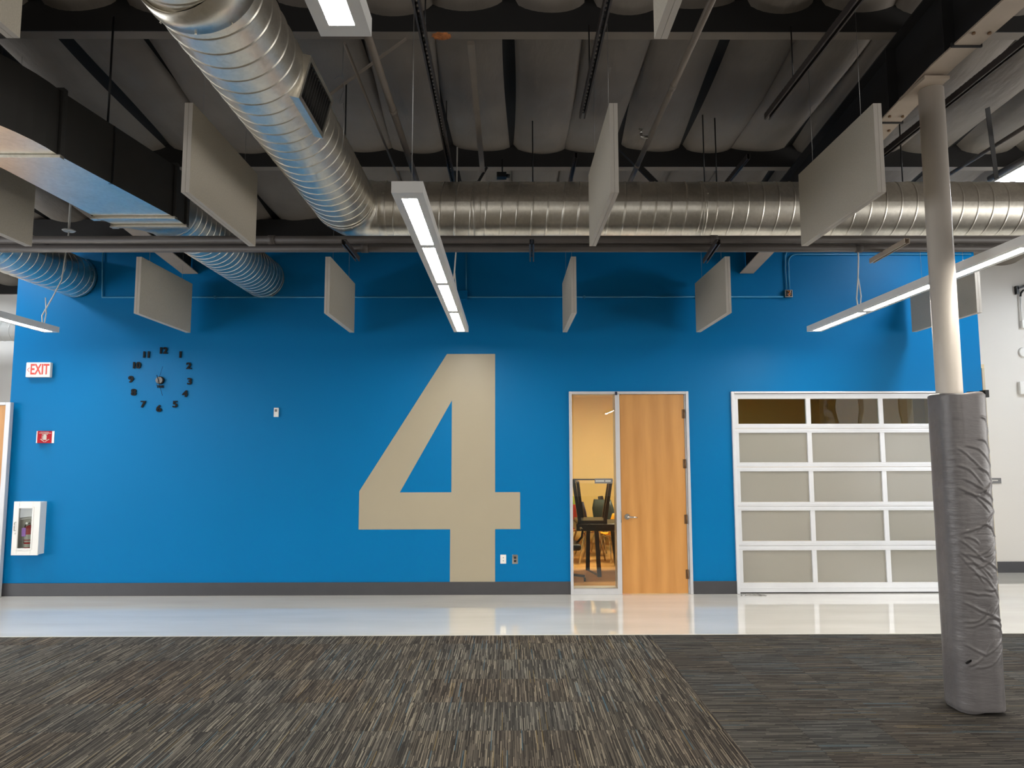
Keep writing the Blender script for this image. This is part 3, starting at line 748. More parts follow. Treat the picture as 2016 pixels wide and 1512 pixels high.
# clock
ck = wl(316, 750); clk = thing('wall_clock', 'black wall clock of separate stick-on numerals on the blue wall', 'clock', (ck[0], 0, ck[1]-.36))
nums = {'12': (322, 691), '1': (356, 699), '2': (372.5, 721), '3': (374, 751.5), '4': (365, 776), '5': (345.5, 796.5), '6': (313.5, 805), '7': (282.5, 796.5), '8': (264, 773), '9': (258.5, 747.5), '10': (269, 720), '11': (289, 699)}
for n, (px, py) in nums.items():
    x, z = wl(px, py); bm = bmesh.new()
    for dx in (-.0045, -.0015, .0015, .0045):
        b2 = text_bm(n, .112, .008, (x+dx, -.010+dx*.02, z), sx=1.1 if len(n) == 1 else .98, bold=.0022)
        me = bpy.data.meshes.new('t'); b2.to_mesh(me); b2.free(); bm.from_mesh(me); bpy.data.meshes.remove(me)
    o = obj('numeral', bm, M['blackgloss'], clk); o['label'] = 'numeral '+n
hxc, hzc = wl(315.5, 749)
bm = newbm(); tube(bm, [(hxc+.006, -.001, hzc), (hxc+.006, -.03, hzc)], .047, 32); obj('movement_housing', bm, M['blackgloss'], clk)
bm = newbm(); tube(bm, [(hxc, -.031, hzc), (hxc, -.035, hzc)], .041, 32); obj('hub_disc', bm, M['signgrey'], clk)
bm = newbm(); bar(bm, (hxc+.012, -.037, hzc-.05), (hxc-.028, -.037, hzc+.065), .003, .009, up=Vector((0, 1, 0))); obj('hour_hand', bm, M['blackgloss'], clk)
bm = newbm(); bar(bm, (hxc-.02, -.040, hzc+.04), (hxc+.055, -.040, hzc-.19), .003, .004, up=Vector((0, 1, 0))); obj('minute_hand', bm, M['blackgloss'], clk)
bm = newbm(); bar(bm, (hxc-.02, -.043, hzc-.06), (hxc+.045, -.043, hzc+.17), .002, .0025, up=Vector((0, 1, 0))); obj('second_hand', bm, M['blackgloss'], clk)
x, z = wl(316, 761.5); bm = text_bm('TIME', .04, .006, (x, -.008, z), sx=1.05, bold=.002); obj('word_plate', bm, M['blackgloss'], clk)

# surface conduit on the blue wall
def wpt(px, py, y=-.02): a = wl(px, py); return Vector((a[0], y, a[1]))
def conduit(name, pts, r, m, label, clips=()):
    t = thing(name, label, 'conduit', pts[0])
    bm = newbm(); tube(bm, pts, r, 10); obj('tube', bm, m, t)
    for c in clips:
        bm = newbm(); bx(bm, c[0]-.012, c[0]+.012, -.036, -.001, c[2]-.018, c[2]+.018); obj('strap', bm, m, t)
    return t
zc_ = wl(900, 585.5)[1]
xa_, xb_ = wl(203, 585)[0], wl(1541, 585)[0]
M['bluepipe'] = mat('blue_painted_conduit', (.05, .27, .48, 1), .25)
conduit('wall_conduit', [Vector((xa_, -.02, zc_)), Vector((xb_, -.02, zc_))], .011, M['bluepipe'], 'long level conduit painted blue high across the blue wall', [(xa_+k, 0, zc_) for k in (1.4, 3.0, 6.0, 7.4)])
conduit('wall_conduit', [wpt(203, 586), wpt(203, 520), wpt(205, 488)], .009, M['bluepipe'], 'upright conduit painted blue beside the far left duct end')
conduit('wall_conduit', [wpt(918, 574), wpt(918, 500)], .009, M['bluepipe'], 'short upright conduit rising from the blue junction box behind the hanging light')
def jbox(px, py, s, m, label):
    c = wpt(px, py); t = thing('junction_box', label, 'junction box', (c.x, 0, c.z-s/2)); bm = newbm(); bx(bm, c.x-s/2, c.x+s/2, -.05, -.001, c.z-s/2, c.z+s/2); obj('box', bm, m, t, bevel=.002); return t, c
jbox(912, 582, .11, M['blue'], 'blue painted junction box on the wall behind the central hanging light')
t, c = jbox(1550, 579.5, .095, M['chrome'], 'open metal junction box with loose wires at the right end of the level conduit')
bm = newbm(); bx(bm, c.x-.038, c.x+.038, -.0515, -.05, c.z-.038, c.z+.038); obj('recess_shade', bm, M['black'], t)  # flat black plate: shade inside an open box, given as colour
for k, (cm, dx) in enumerate((('orange', -.02), ('red', .01), ('yellow', -.01), ('offwhite', .02))):
    bm = newbm(); tube(bm, [(c.x+dx, -.052, c.z+.036), (c.x+dx*.3+.01, -.062, c.z+.01), (c.x-dx, -.058, c.z-.012), (c.x+dx*.5, -.053, c.z-.03)], .0035, 6); obj('loose_wire', bm, M[cm], t)
arc = [wpt(1553, 570), wpt(1551.5, 530)]
for k in range(7):
    a = PI-PI/2*k/6; ctr = wpt(1567.5, 518); rad = wpt(1567.5, 518).x-wpt(1550.5, 518).x
    arc.append(Vector((ctr.x+rad*math.cos(a), -.02, ctr.z+rad*math.sin(a))))
zend = arc[-1].z
conduit('wall_conduit', arc+[Vector((XR-.05, -.02, zend))], .009, M['bluepipe'], 'conduit painted blue that bends from the open junction box to run right')
conduit('wall_conduit', [wpt(1547.5, 570), wpt(1545, 530), wpt(1545, 505), wpt(1549, 490), wpt(1560, 478)], .009, M['bluepipe'], 'conduit painted blue rising straight up from the open junction box')

# ---------------------------------------------------------------- ducts
def frame_of(d):
    d = d.normalized(); s = d.cross(Vector((0, 0, 1))).normalized(); t = s.cross(d); return d, s, t
def spiral(bm, p0, p1, r, pitch=.13, seg=56, rib=.004):
    p0, p1 = Vector(p0), Vector(p1); L = (p1-p0).length; d, s, t = frame_of(p1-p0)
    offs = [(.0, 0), (pitch*.03, 0), (pitch*.87, 0), (pitch*.90, 0), (pitch*.925, rib), (pitch*.965, rib)]
    st = []
    n = int(L/pitch)+2
    for k in range(-1, n):
        for o_, h in offs: st.append((k*pitch+o_, h))
    rings = []
    for v, h in st:
        ring_ = []
        for k in range(seg+1):
            a = 2*PI*k/seg; vv = v+pitch*k/seg
            vv = min(max(vv, 0), L)
            ring_.append(bm.verts.new(p0+d*vv+(s*math.cos(a)+t*math.sin(a))*(r+h)))
        rings.append(ring_)
    for a, b in zip(rings, rings[1:]):
        for k in range(seg):
            if (a[k].co-b[k].co).length+(a[k+1].co-b[k+1].co).length < 1e-6: continue
            try: bm.faces.new((a[k], a[k+1], b[k+1], b[k])).smooth = True
            except ValueError: pass
    bmesh.ops.dissolve_degenerate(bm, dist=1e-5, edges=bm.edges[:])
def collar(bm, c, d, r, w, lip=.004):
    c = Vector(c); d = Vector(d).normalized()
    tube(bm, [c-d*w/2, c-d*(w/2-.006), c+d*(w/2-.006), c+d*w/2], [r, r+lip, r+lip, r], 56, caps=False)
def screws(bm, c, d, r, n=8):
    d, s, t = frame_of(Vector(d))
    for k in range(n):
        a = 2*PI*k/n+.3; q = Vector(c)+(s*math.cos(a)+t*math.sin(a))*r; nn = (q-Vector(c)).normalized()
        tube(bm, [q-nn*.002, q+nn*.008], .005, 6)
DR = .2625; DYC = -CAMD+6.3; DZ = 3.885; DXC = -1.42; BR = .30
md = thing('round_duct', 'large galvanised spiral duct coming overhead and turning right along the wall', 'air duct', (DXC, DYC, DZ-DR))
bm = newbm(); spiral(bm, (DXC+BR, DYC, DZ), (RX1-.02, DYC, DZ), DR, .135); obj('cross_run', bm, M['galv'], md)
bm = newbm(); spiral(bm, (DXC, DYC-BR, DZ), (DXC, -CAMD+3.09, DZ), DR, .125); obj('near_run', bm, M['galv'], md)
bm = newbm(); pts = [(DXC+BR-BR*math.cos(a), DYC-BR+BR*math.sin(a), DZ) for a in (PI/2*k/12 for k in range(13))]
rings_ = [DR+.002+(.004 if k in (0, 4, 8, 12) else 0) for k in range(13)]
tube(bm, pts, rings_, 56, caps=False); obj('elbow', bm, M['galv'], md)
bm = newbm(); collar(bm, (DXC+BR+.01, DYC, DZ), (1, 0, 0), DR+.003, .07); screws(bm, (DXC+BR+.03, DYC, DZ), (1, 0, 0), DR+.006)
collar(bm, (DXC, DYC-BR-.01, DZ), (0, 1, 0), DR+.003, .07); screws(bm, (DXC, DYC-BR-.03, DZ), (0, 1, 0), DR+.006); obj('elbow_collar', bm, M['galv'], md)
bm = newbm(); xq = at(1375, 418, 6.3).x; collar(bm, (xq, DYC, DZ), (1, 0, 0), DR+.002, .03, .006); screws(bm, (xq+.02, DYC, DZ), (1, 0, 0), DR+.004, 6); obj('joint_band', bm, M['galv'], md)
bm = newbm(); xq = at(935, 418, 6.3).x
collar(bm, (xq+.03, DYC, DZ), (1, 0, 0), DR+.003, .07, .003)
obj('joint_band', bm, M['galv'], md)
# smooth sleeve, then the next run overhead
ys0 = -CAMD+3.09
bm = newbm(); tube(bm, [(DXC, ys0+.02, DZ), (DXC, ys0+.01, DZ), (DXC, ys0-.12, DZ), (DXC-.003, ys0-.13, DZ)], [DR, DR+.012, DR+.012, DR-.01], 56, caps=False); screws(bm, (DXC, ys0, DZ), (0, 1, 0), DR+.012, 10); obj('sleeve', bm, M['galv'], md)
bm = newbm(); spiral(bm, (DXC-.01, ys0-.08, DZ), (DXC-.4, -13.0, DZ), DR-.012, .125); obj('far_run', bm, M['galv'], md)
# side register on the near run
gy0, gy1 = -CAMD+3.84, -CAMD+4.36
ang = R(-14); cxr = DXC; 
def rloc(rad, tan, y): return Vector((cxr+rad*math.cos(ang)-tan*math.sin(ang), y, DZ+rad*math.sin(ang)+tan*math.cos(ang)))
def rbox(bm, r0_, r1_, t0, t1, ya, yb, mi=0):
    v = [bm.verts.new(rloc(r_, t_, y_)) for r_, t_, y_ in ((r0_, t0, ya), (r1_, t0, ya), (r1_, t0, yb), (r0_, t0, yb), (r0_, t1, ya), (r1_, t1, ya), (r1_, t1, yb), (r0_, t1, yb))]
    for f in ((3, 2, 1, 0), (4, 5, 6, 7), (0, 1, 5, 4), (1, 2, 6, 5), (2, 3, 7, 6), (3, 0, 4, 7)): bm.faces.new([v[i] for i in f]).material_index = mi
bm = newbm(); RO = DR+.022
rbox(bm, DR-.06, RO, -.13, -.105, gy0, gy1); rbox(bm, DR-.06, RO, .105, .13, gy0, gy1); rbox(bm, DR-.06, RO, -.105, .105, gy0, gy0+.025); rbox(bm, DR-.06, RO, -.105, .105, gy1-.025, gy1)
reg = obj('register', bm, M['galv'], md); 
bm = newbm()
for k in range(12):
    y_ = gy0+.045+k*.04
    rbox(bm, DR-.01, RO-.006, -.105, .105, y_, y_+.006)
rbox(bm, DR-.03, DR-.005, -.105, .105, gy0+.025, gy1-.025)
obj('louvre_slats', bm, M['blackpaint'], reg)

# left rectangular duct turning into a round one
ld = thing('rectangular_duct', 'black painted rectangular duct with bare steel underside at the upper left', 'air duct', (-3.0, -4.2, 3.65))
ZB, ZTO = 3.63, 4.06
def F2y(F): return F-CAMD
def rect_loft(bm, stations, bottom_mi=1):
    rings = []
    for a, b in stations:      # a = left floor point (x,y), b = right; z from third
        rings.append([bm.verts.new((a[0], a[1], ZB)), bm.verts.new((b[0], b[1], ZB)), bm.verts.new((b[0], b[1], ZTO)), bm.verts.new((a[0], a[1], ZTO))])
    for r1, r2 in zip(rings, rings[1:]):
        for k in range(4):
            f = bm.faces.new((r1[k], r1[(k+1) % 4], r2[(k+1) % 4], r2[k])); f.material_index = 1 if k == 0 else 0
    bm.faces.new(rings[0]); bm.faces.new(rings[-1][::-1])
ecx, ecy = -4.02, F2y(4.46)
st_ = []
for k in range(17):
    a = -PI/2+PI/2*k/16
    st_.append(((ecx+.57*math.cos(a), ecy+.57*math.sin(a)), (ecx+1.1*math.cos(a), ecy+1.1*math.sin(a))))
bm = newbm(); rect_loft(bm, st_); obj('elbow', bm, [M['duct_paint'], M['galv']], ld)
bm = newbm(); rect_loft(bm, [((-6.5, ecy-.57), (-6.5, ecy-1.1)), ((ecx, ecy-.57), (ecx, ecy-1.1))]); obj('side_run', bm, [M['duct_paint'], M['galv']], ld)
bm = newbm()
rect_loft(bm, [((-3.45, F2y(4.48)), (-2.92, F2y(4.48))), ((-3.43, F2y(4.75)), (-2.88, F2y(4.75))), ((-3.38, F2y(5.69)), (-2.74, F2y(5.69)))]); obj('transition', bm, [M['duct_paint'], M['galv']], ld)
bm = newbm(); rect_loft(bm, [((-3.38, F2y(5.69)), (-2.74, F2y(5.69))), ((-3.34, F2y(5.9)), (-2.74, F2y(5.9)))]); obj('straight_section', bm, [M['duct_paint'], M['galv']], ld)
for F_, x0_, x1_ in ((4.48, -3.45, -2.92), (5.69, -3.38, -2.74), (5.9, -3.34, -2.74)):
    y_ = F2y(F_); bm = newbm(); e = .022
    bx(bm, x0_-e, x1_+e, y_-.022, y_+.022, ZB-e, ZB-.001, 1); bx(bm, x0_-e, x1_+e, y_-.022, y_+.022, ZTO+.001, ZTO+e, 0)
    bx(bm, x0_-e, x0_-.001, y_-.022, y_+.022, ZB-.001, ZTO+.001, 0); bx(bm, x1_+.001, x1_+e, y_-.022, y_+.022, ZB-.001, ZTO+.001, 0)
    bx(bm, x0_-e-.005, x0_+.03, y_-.028, y_+.028, ZB-e-.004, ZB-e, 1); bx(bm, x1_-.03, x1_+e+.005, y_-.028, y_+.028, ZB-e-.004, ZB-e, 1)
    obj('flange', bm, [M['duct_paint'], M['galv']], ld, bevel=.002)
bm = newbm()
tube(bm, [(-2.90, F2y(4.97), ZTO), (-2.90, F2y(4.97), 4.9)], .008, 8); bx(bm, -2.87, -2.845, F2y(4.96), F2y(4.98), ZB, ZTO); obj('hanger_rod', bm, M['black'], ld)
# square to round + round run to the wall
RC = (-3.06, 3.885); RR = .25
bm = newbm(); N = 48; y_a, y_b = F2y(5.92), F2y(6.28)
ra, rb = [], []
for k in range(N):
    a = 2*PI*k/N; cx_, cz_ = math.cos(a), math.sin(a); m_ = max(abs(cx_), abs(cz_))
    ra.append(bm.verts.new((-3.04+cx_/m_*.30, y_a, (ZB+ZTO)/2+cz_/m_*(ZTO-ZB)/2))); rb.append(bm.verts.new((RC[0]+cx_*RR, y_b, RC[1]+cz_*RR)))
for k in range(N): bm.faces.new((ra[k], ra[(k+1) % N], rb[(k+1) % N], rb[k])).smooth = True
obj('square_to_round', bm, M['galv'], ld)
bm = newbm(); spiral(bm, (RC[0], y_b, RC[1]), (RC[0]+.01, -.012, RC[1]-.01), RR, .105); obj('round_run', bm, M['galv'], ld)
bm = newbm(); collar(bm, (RC[0], y_b, RC[1]), (0, 1, 0), RR+.002, .05); obj('collar', bm, M['galv'], ld)
# far left round duct
fl = thing('round_duct', 'galvanised spiral duct at the far left ending against the blue wall', 'air duct', (-5.35, -.02, 3.6))
bm = newbm(); cxx = wl(192, 550)[0]-.25; czz = wl(150, 585)[1]+.245
spiral(bm, (cxx, F2y(5.0), czz), (cxx, -.015, czz), .25, .12); obj('duct_run', bm, M['galv'], fl)
bm = newbm(); collar(bm, (cxx, -.05, czz), (0, 1, 0), .252, .06); screws(bm, (cxx, -.1, czz), (0, 1, 0), .25, 10)
obj('end_collar', bm, M['galv'], fl)
bm = newbm(); collar(bm, (cxx, F2y(7.0), czz), (0, 1, 0), .252, .06); obj('joint_band', bm, M['galv'], fl)
# white painted duct in the space beyond the left end
c = at(10, 649, CAMD+1.6); bm = newbm(); spiral(bm, (RX0+.02, 1.6, c.z), (XL+.9, 1.6, c.z), .165, .14)
M['whiteduct'] = mat('white_painted_duct', srgb(214, 214, 210), .3)
tag(obj('white_duct', bm, M['whiteduct']), 'white painted spiral duct in the space beyond the left end of the blue wall', 'air duct')

# ---------------------------------------------------------------- pipes
def pipe(name, pts, r, m, label, cat='pipe', couplings=(), hangers=(), group=None):
    t = thing(name, label, cat, pts[0], group)
    bm = newbm(); tube(bm, pts, r, 16); obj('tube', bm, m, t)
    P0, P1 = Vector(pts[0]), Vector(pts[-1])
    for k in couplings:
        c = P0.lerp(P1, k); d = (P1-P0).normalized(); bm = newbm(); tube(bm, [c-d*.03, c+d*.03], r*1.14, 16); obj('coupling', bm, m, t)
    return t
def xpipe(py, F, r, label, cp):
    z = at(1000, py, F).z; y = F2y(F)
    pipe('ceiling_pipe', [(-6.6, y, z), (RX1-.02, y, z)], r, M['pipe'], label, couplings=cp)
xpipe(472, 6.10, .035, 'topmost and nearest of the dark pipes running level under the big duct', (.05, .28, .52, .77))
xpipe(483, 6.32, .027, 'middle dark pipe behind the other two under the big duct', (.15, .4, .66))
xpipe(489.5, 6.14, .032, 'lowest of the dark pipes running level in front of the blue wall', (.1, .33, .6, .85))
def strut(name, p, q, w, h, m, label, rods=(), slots=True, double=False):
    p, q = Vector(p), Vector(q); t = thing(name, label, 'strut channel', p); d = (q-p).normalized(); s = d.cross(Vector((0, 0, 1))).normalized(); L = (q-p).length
    bm = newbm(); e = .004; u = Vector((0, 0, 1))
    for sg in (-1, 1):
        bar(bm, p+s*sg*(w/2-e/2), q+s*sg*(w/2-e/2), e, h)
        bar(bm, p+s*sg*(w/2-.007)-u*(h/2), q+s*sg*(w/2-.007)-u*(h/2), .010, e)
    # slotted back
    n = max(1, int(L/.05))
    for k in range(n+1):
        a = p+d*min(L, k*.05); b = p+d*min(L, k*.05+.02)
        if (b-a).length > .002: bar(bm, a+u*(h/2), b+u*(h/2), w, e)
    bar(bm, p+s*(w/2-.008)+u*h/2, q+s*(w/2-.008)+u*h/2, .012, e); bar(bm, p-s*(w/2-.008)+u*h/2, q-s*(w/2-.008)+u*h/2, .012, e)
    obj('channel', bm, m, t)
    for k, top in rods:
        c = p+d*L*k; bm = newbm(); tube(bm, [c, (c.x, c.y, top)], .005, 8); obj('threaded_rod', bm, M['black'], t)
    return t
M['strut'] = mat('strut_dark', srgb(70, 64, 62), .45, metal=.3)
for (px, py, qx, qy, lb) in ((677, 476, 704, 510, 'short slotted strut carrying the pipes below the elbow of the big duct'), (1047, 476, 1047, 511, 'short slotted strut carrying the pipes straight above the baffle by the number 4'),
                             (1414, 476, 1388, 514, 'short slotted strut carrying the pipes above the baffle over the overhead door'), (1786, 474, 1716, 514, 'slotted strut carrying the pipes near the padded column')):
    zq = 3.446; a = onz(px, py, zq); b = onz(qx, qy, zq)
    strut('pipe_strut', a, b, .042, .04, M['rafter_f'] if px > 1500 else M['strut'], lb, rods=())
ZS = 4.28
def ys_strut(px0, py0, px1, py1, label, w=.045, rods=((.3, 4.9), (.75, 4.7))):
    a = onz(px0, py0, ZS); b = onz(px1, py1, ZS); xm = (a.x+b.x)/2; a.x = b.x = xm; a.y -= .6 if py0 <= 5 else 0
    return strut('ceiling_strut', a, b, w, .045, M['strut'], label, rods)
ys_strut(812, 0, 898, 366, 'long slotted strut above the central hanging light')
ys_strut(1190, 0, 1151, 228, 'slotted strut ending above the baffle in front of the number 4')
ys_strut(1680, 0, 1516, 230, 'slotted strut left of the padded column baffle')
ys_strut(2016, 62, 1735, 320, 'long slotted strut passing behind the cream column', rods=((.6, 4.75),))
ys_strut(1131, 306, 1124, 362, 'short strut end peeping over the big duct above the door', w=.03, rods=())
ys_strut(1466, 308, 1436, 362, 'short strut end peeping over the big duct above the overhead door', w=.03, rods=())
def ypipe(px0, py0, px1, py1, z, r, m, label, **k):
    a = onz(px0, py0, z); b = onz(px1, py1, z); a.x = b.x = (a.x+b.x)/2
    if py0 <= 80: a.y -= .8
    return pipe('ceiling_pipe', [a, b], r, m, label, **k)
M['pipe_l'] = mat('light_grey_pipe', srgb(128, 118, 108), .45)
ypipe(725, 73, 822, 360, 4.3, .026, M['pipe_l'], 'thick grey sprinkler pipe left of the central hanging light', couplings=(.55,))
ypipe(683, 85, 782, 352, 4.36, .010, M['pipe_l'], 'thin conduit left of the thick sprinkler pipe')
sp_ = ypipe(1387, 0, 1250, 356, 4.3, .022, M['pipe_l'], 'sprinkler pipe with a brass head right of the big number 4', couplings=(.5, .9))
c = onz(1284, 270, 4.3)
bm = newbm(); xs_ = (onz(1387, 0, 4.3).x+onz(1250, 356, 4.3).x)/2
tube(bm, [(xs_, c.y, 4.3), (xs_-.07, c.y, 4.3), (xs_-.075, c.y, 4.33)], .013, 10); tube(bm, [(xs_-.075, c.y, 4.33), (xs_-.075, c.y, 4.37)], .009, 8); tube(bm, [(xs_-.075, c.y, 4.37), (xs_-.075, c.y, 4.374)], .02, 12)
obj('sprinkler_head', bm, M['chrome'], sp_)
ypipe(1885*1, 346, 2016, 236, 4.45, .018, M['pipe'], 'thin conduit slanting right beyond the cream column')
ypipe(1968, 352, 2050, 282, 4.42, .03, M['pipe'], 'thick pipe at the right edge above the big duct')
# flat bars and braces
def flat(name, p, q, w, h, m, label, cat='brace', up=Vector((0, 0, 1))):
    bm = newbm(); bar(bm, p, q, w, h, up); return tag(obj(name, bm, m), label, cat)
a = onz(926, 84, 4.42); b = onz(952, 360, 4.42); flat('ceiling_bar', (b.x, a.y, 4.42), (b.x, b.y, 4.42), .045, .03, M['purlin_m'], 'grey flat bar running away left of the hung sensor')
flat('diagonal_brace', at(800, 76, 5.05), at(622, 206, 5.05), .03, .008, M['purlin_m'], 'thin diagonal brace beside the big duct and the near hanging light')
flat('diagonal_brace', at(1210, 280, 6.62), at(1292, 362, 6.62), .045, .045, M['steelw'], 'black diagonal brace dropping behind the big duct right of the middle baffle')
flat('hanging_strap', at(1944, 212, 5.9), at(1962, 352, 6.2), .045, .004, M['steelw'], 'black hanging strap right of the cream column', 'strap', up=Vector((0, 1, 0)))
flat('diagonal_brace', at(958, 330, 6.7), at(938, 364, 6.65), .03, .02, M['steelw'], 'tiny dark brace over the big duct beside the flat bar')
for px, py0, py1, F_, lb in ((1411, 240, 358, 6.25, 'left of two thin hanging rods above the overhead door'), (1387, 312, 358, 6.2, 'second thin hanging rod above the overhead door'), (1777, 250, 356, 6.3, 'thin hanging rod just left of the cream column'),
                             (1049, 300, 364, 6.3, 'thin hanging rod above the right leg of the number 4'), (679, 190, 300, 5.7, 'thin hanging rod beside the near run of the big duct')):
    a = at(px, py1, F_); a.z -= .01; bm = newbm(); tube(bm, [a, (a.x, a.y, zpur(a.y)+.05)], .006, 8); tag(obj('hanging_rod', bm, M['black']), lb, 'rod')
# small sensor hanging under the purlin
c = at(989, 346, 6.9); sn = thing('ceiling_sensor', 'small dark sensor box hung over the big duct above the number 4', 'sensor', (c.x, c.y, c.z-.03))
bm = newbm(); bx(bm, c.x-.055, c.x+.04, c.y-.04, c.y+.04, c.z-.025, c.z+.025); tube(bm, [(c.x+.04, c.y, c.z), (c.x+.075, c.y, c.z-.005)], .02, 10); obj('box', bm, M['black'], sn)
bm = newbm(); tube(bm, [(c.x, c.y, c.z+.025), (c.x, c.y, zpur(c.y))], .008, 8); obj('mount', bm, M['black'], sn)
# loose wire near the top light
bm = newbm(); P = [(676, 84), (675, 150), (672, 185), (681, 150), (680, 120), (677, 150), (676, 165), (656, 155), (672, 152), (677, 170), (668, 200), (672, 206), (680, 215), (674, 290)]
P = [(676, 84), (675, 120), (673, 150), (676, 152), (677, 175), (669, 200), (669, 206), (676, 203), (679, 225), (673, 300)]
tube(bm, [at(a, b, 4.6) for a, b in P], .0025, 6); tube(bm, [at(a, b, 4.6) for a, b in ((677, 154), (668, 150), (657, 156))], .002, 6)
tag(obj('dangling_wire', bm, M['wire']), 'thin looped wire dangling below the nearest ceiling light', 'wire')

# ---------------------------------------------------------------- acoustic baffles
def baffle(x, Fn, L, zt, zb, label, rot=0.0):
    yn = F2y(Fn); t = thing('acoustic_baffle', label, 'acoustic panel', (x, yn+L/2, zb), 'hanging acoustic baffles'); t['group'] = 'hanging acoustic baffles'
    T = .028
    for sgn in (-1, 1):
        bm = newbm(); xa__ = x+(sgn*T/2)-T/2+.0005; bx(bm, xa__, xa__+T-.001, yn, yn+L, zb, zt)
        for f in bm.faces:
            pass
        o = obj('felt_sheet', bm, [M['felt'], M['felt_edge']], t, bevel=.0015)
        for pl_ in o.data.polygons:
            if abs(pl_.normal.x) < .5: pl_.material_index = 1
    for k in (.18, .82):
        yy = yn+L*k; bm = newbm(); zt2 = zpur(yy)+.22
        tube(bm, [(x, yy, zt), (x, yy, zt2)], .0016, 5)
        tube(bm, [(x, yy, zt), (x, yy, zt+.02)], .006, 8); obj('hanging_wire', bm, M['wire'], t)
    if rot:
        t.rotation_euler[2] = rot
    return t
B = [(-3.93, 4.5, 4.0, 'acoustic baffle cut by the left edge, beside the far left duct'),
     (-2.10, 4.5, 4.0, 'large near acoustic baffle left of the big diagonal duct'),
     (.70, 4.5, 4.0, 'acoustic baffle seen almost edge-on in front of the long round duct'),
     (2.45, 4.5, 4.0, 'large near acoustic baffle just left of the cream column'),
     (-2.02, 1.55, 4.0, 'nearest acoustic baffle at the top left corner of the picture'),
     (.63, 1.55, 4.0, 'nearest acoustic baffle poking down at the top edge right of centre')]
for x, F_, zt_, lb in B: baffle(x, F_, 1.22, zt_, zt_-.61, lb)
Bf = [(-3.91, 'far acoustic baffle hanging above the clock'), (-1.91, 'far acoustic baffle between the clock and the central light'), (.70, 'thin-looking far acoustic baffle above the sidelight, right of the number 4'),
      (2.34, 'far acoustic baffle over the space between door and overhead door'), (5.0, 'far acoustic baffle partly hidden behind the cream column')]
for x, lb in Bf: baffle(x, 7.4, 1.22, 3.775, 3.165, lb)

# ---------------------------------------------------------------- linear pendant lights
ZL = 3.05
LS = [(3.69, 4.54), (4.61, 5.58), (5.67, 6.72), (6.83, 7.86)]
def pendant(x, label, F_off=0.0, cordF=6.67, canopy=True, wires=(3.9,), lean=.035):
    Fa, Fb = 3.60+F_off, 7.92+F_off; W = .165; H = .062
    t = thing('linear_pendant_light', label, 'ceiling light', (x, F2y((Fa+Fb)/2), ZL)); t['group'] = 'linear pendant lights'
    bm = newbm(); lw = .082
    ya, yb = F2y(Fa), F2y(Fb)
    bx(bm, x-W/2, x+W/2, ya, yb, ZL+.012, ZL+H)
    bx(bm, x-W/2, x-lw/2, ya, yb, ZL, ZL+.012); bx(bm, x+lw/2, x+W/2, ya, yb, ZL, ZL+.012)
    prev = ya
    for a, b in LS:
        bx(bm, x-lw/2, x+lw/2, prev, F2y(a+F_off), ZL, ZL+.012); prev = F2y(b+F_off)
    bx(bm, x-lw/2, x+lw/2, prev, yb, ZL, ZL+.012)
    obj('housing', bm, M['white'], t)
    for a, b in LS:
        bm = newbm(); bx(bm, x-lw/2+.001, x+lw/2-.001, F2y(a+F_off)+.001, F2y(b+F_off)-.001, ZL+.004, ZL+.011); obj('lens', bm, M['lens'], t)
    for wf in wires:
        y_ = F2y(wf+F_off); bm = newbm(); tube(bm, [(x, y_, ZL+H), (x, y_, zpur(y_)+.2)], .0022, 6); tube(bm, [(x, y_, ZL+H), (x, y_, ZL+H+.03)], .006, 8); obj('suspension_wire', bm, M['wire'], t)
    if cordF:
        y_ = F2y(cordF+F_off); zt_ = 4.16 if canopy else zpur(y_)
        bm = newbm(); tube(bm, [(x, y_, ZL+H), (x-.01, y_, ZL+H+.1), (x+lean*.4, y_, ZL+H+.3), (x+lean*.8, y_, ZL+H+.5), (x+lean, y_, zt_)], .007, 8)
        tube(bm, [(x+.02, y_, ZL+H), (x+.035, y_, ZL+H+.12), (x+.017, y_, ZL+H+.3)], .006, 8)
        obj('power_cord', bm, M['cord'], t)
        if canopy:
            bm = newbm(); tube(bm, [(x+lean, y_, zt_), (x+lean, y_, zt_+.012), (x+lean, y_, zt_+.02)], [.055, .07, .055], 24); tube(bm, [(x+lean, y_, zt_+.02), (x+lean, y_, zpur(y_))], .012, 8); obj('canopy', bm, M['white'], t)
    return t
XC_ = -.525
pendant(XC_, 'white linear pendant light hanging in the middle over the number 4', canopy=False, wires=(3.78,))
pendant(at(1604, 645, 7.9).x, 'white linear pendant light slanting past the right of the cream column', canopy=False, cordF=6.9)
pendant(at(100, 653, 7.9).x, 'white linear pendant light cut by the left edge below the far left duct', cordF=7.75, lean=.23)
N_ = -5.72
pendant(XC_, 'near white linear pendant light at the top edge of the picture', F_off=N_, cordF=None)
pendant(at(1604, 645, 7.9).x, 'added linear pendant light behind the camera on the right', F_off=N_, cordF=None)  # unseen side pendants added to fill the room with light
pendant(at(100, 653, 7.9).x, 'added linear pendant light behind the camera on the left', F_off=N_, cordF=None)
for xx, lb in ((XC_, 'middle'), (at(1604, 645, 7.9).x, 'right'), (at(100, 653, 7.9).x, 'left')):  # second row out of view, invented for extra fill
    pendant(xx, 'added linear pendant light in the second row behind the camera, %s' % lb, F_off=N_*2, cordF=None)

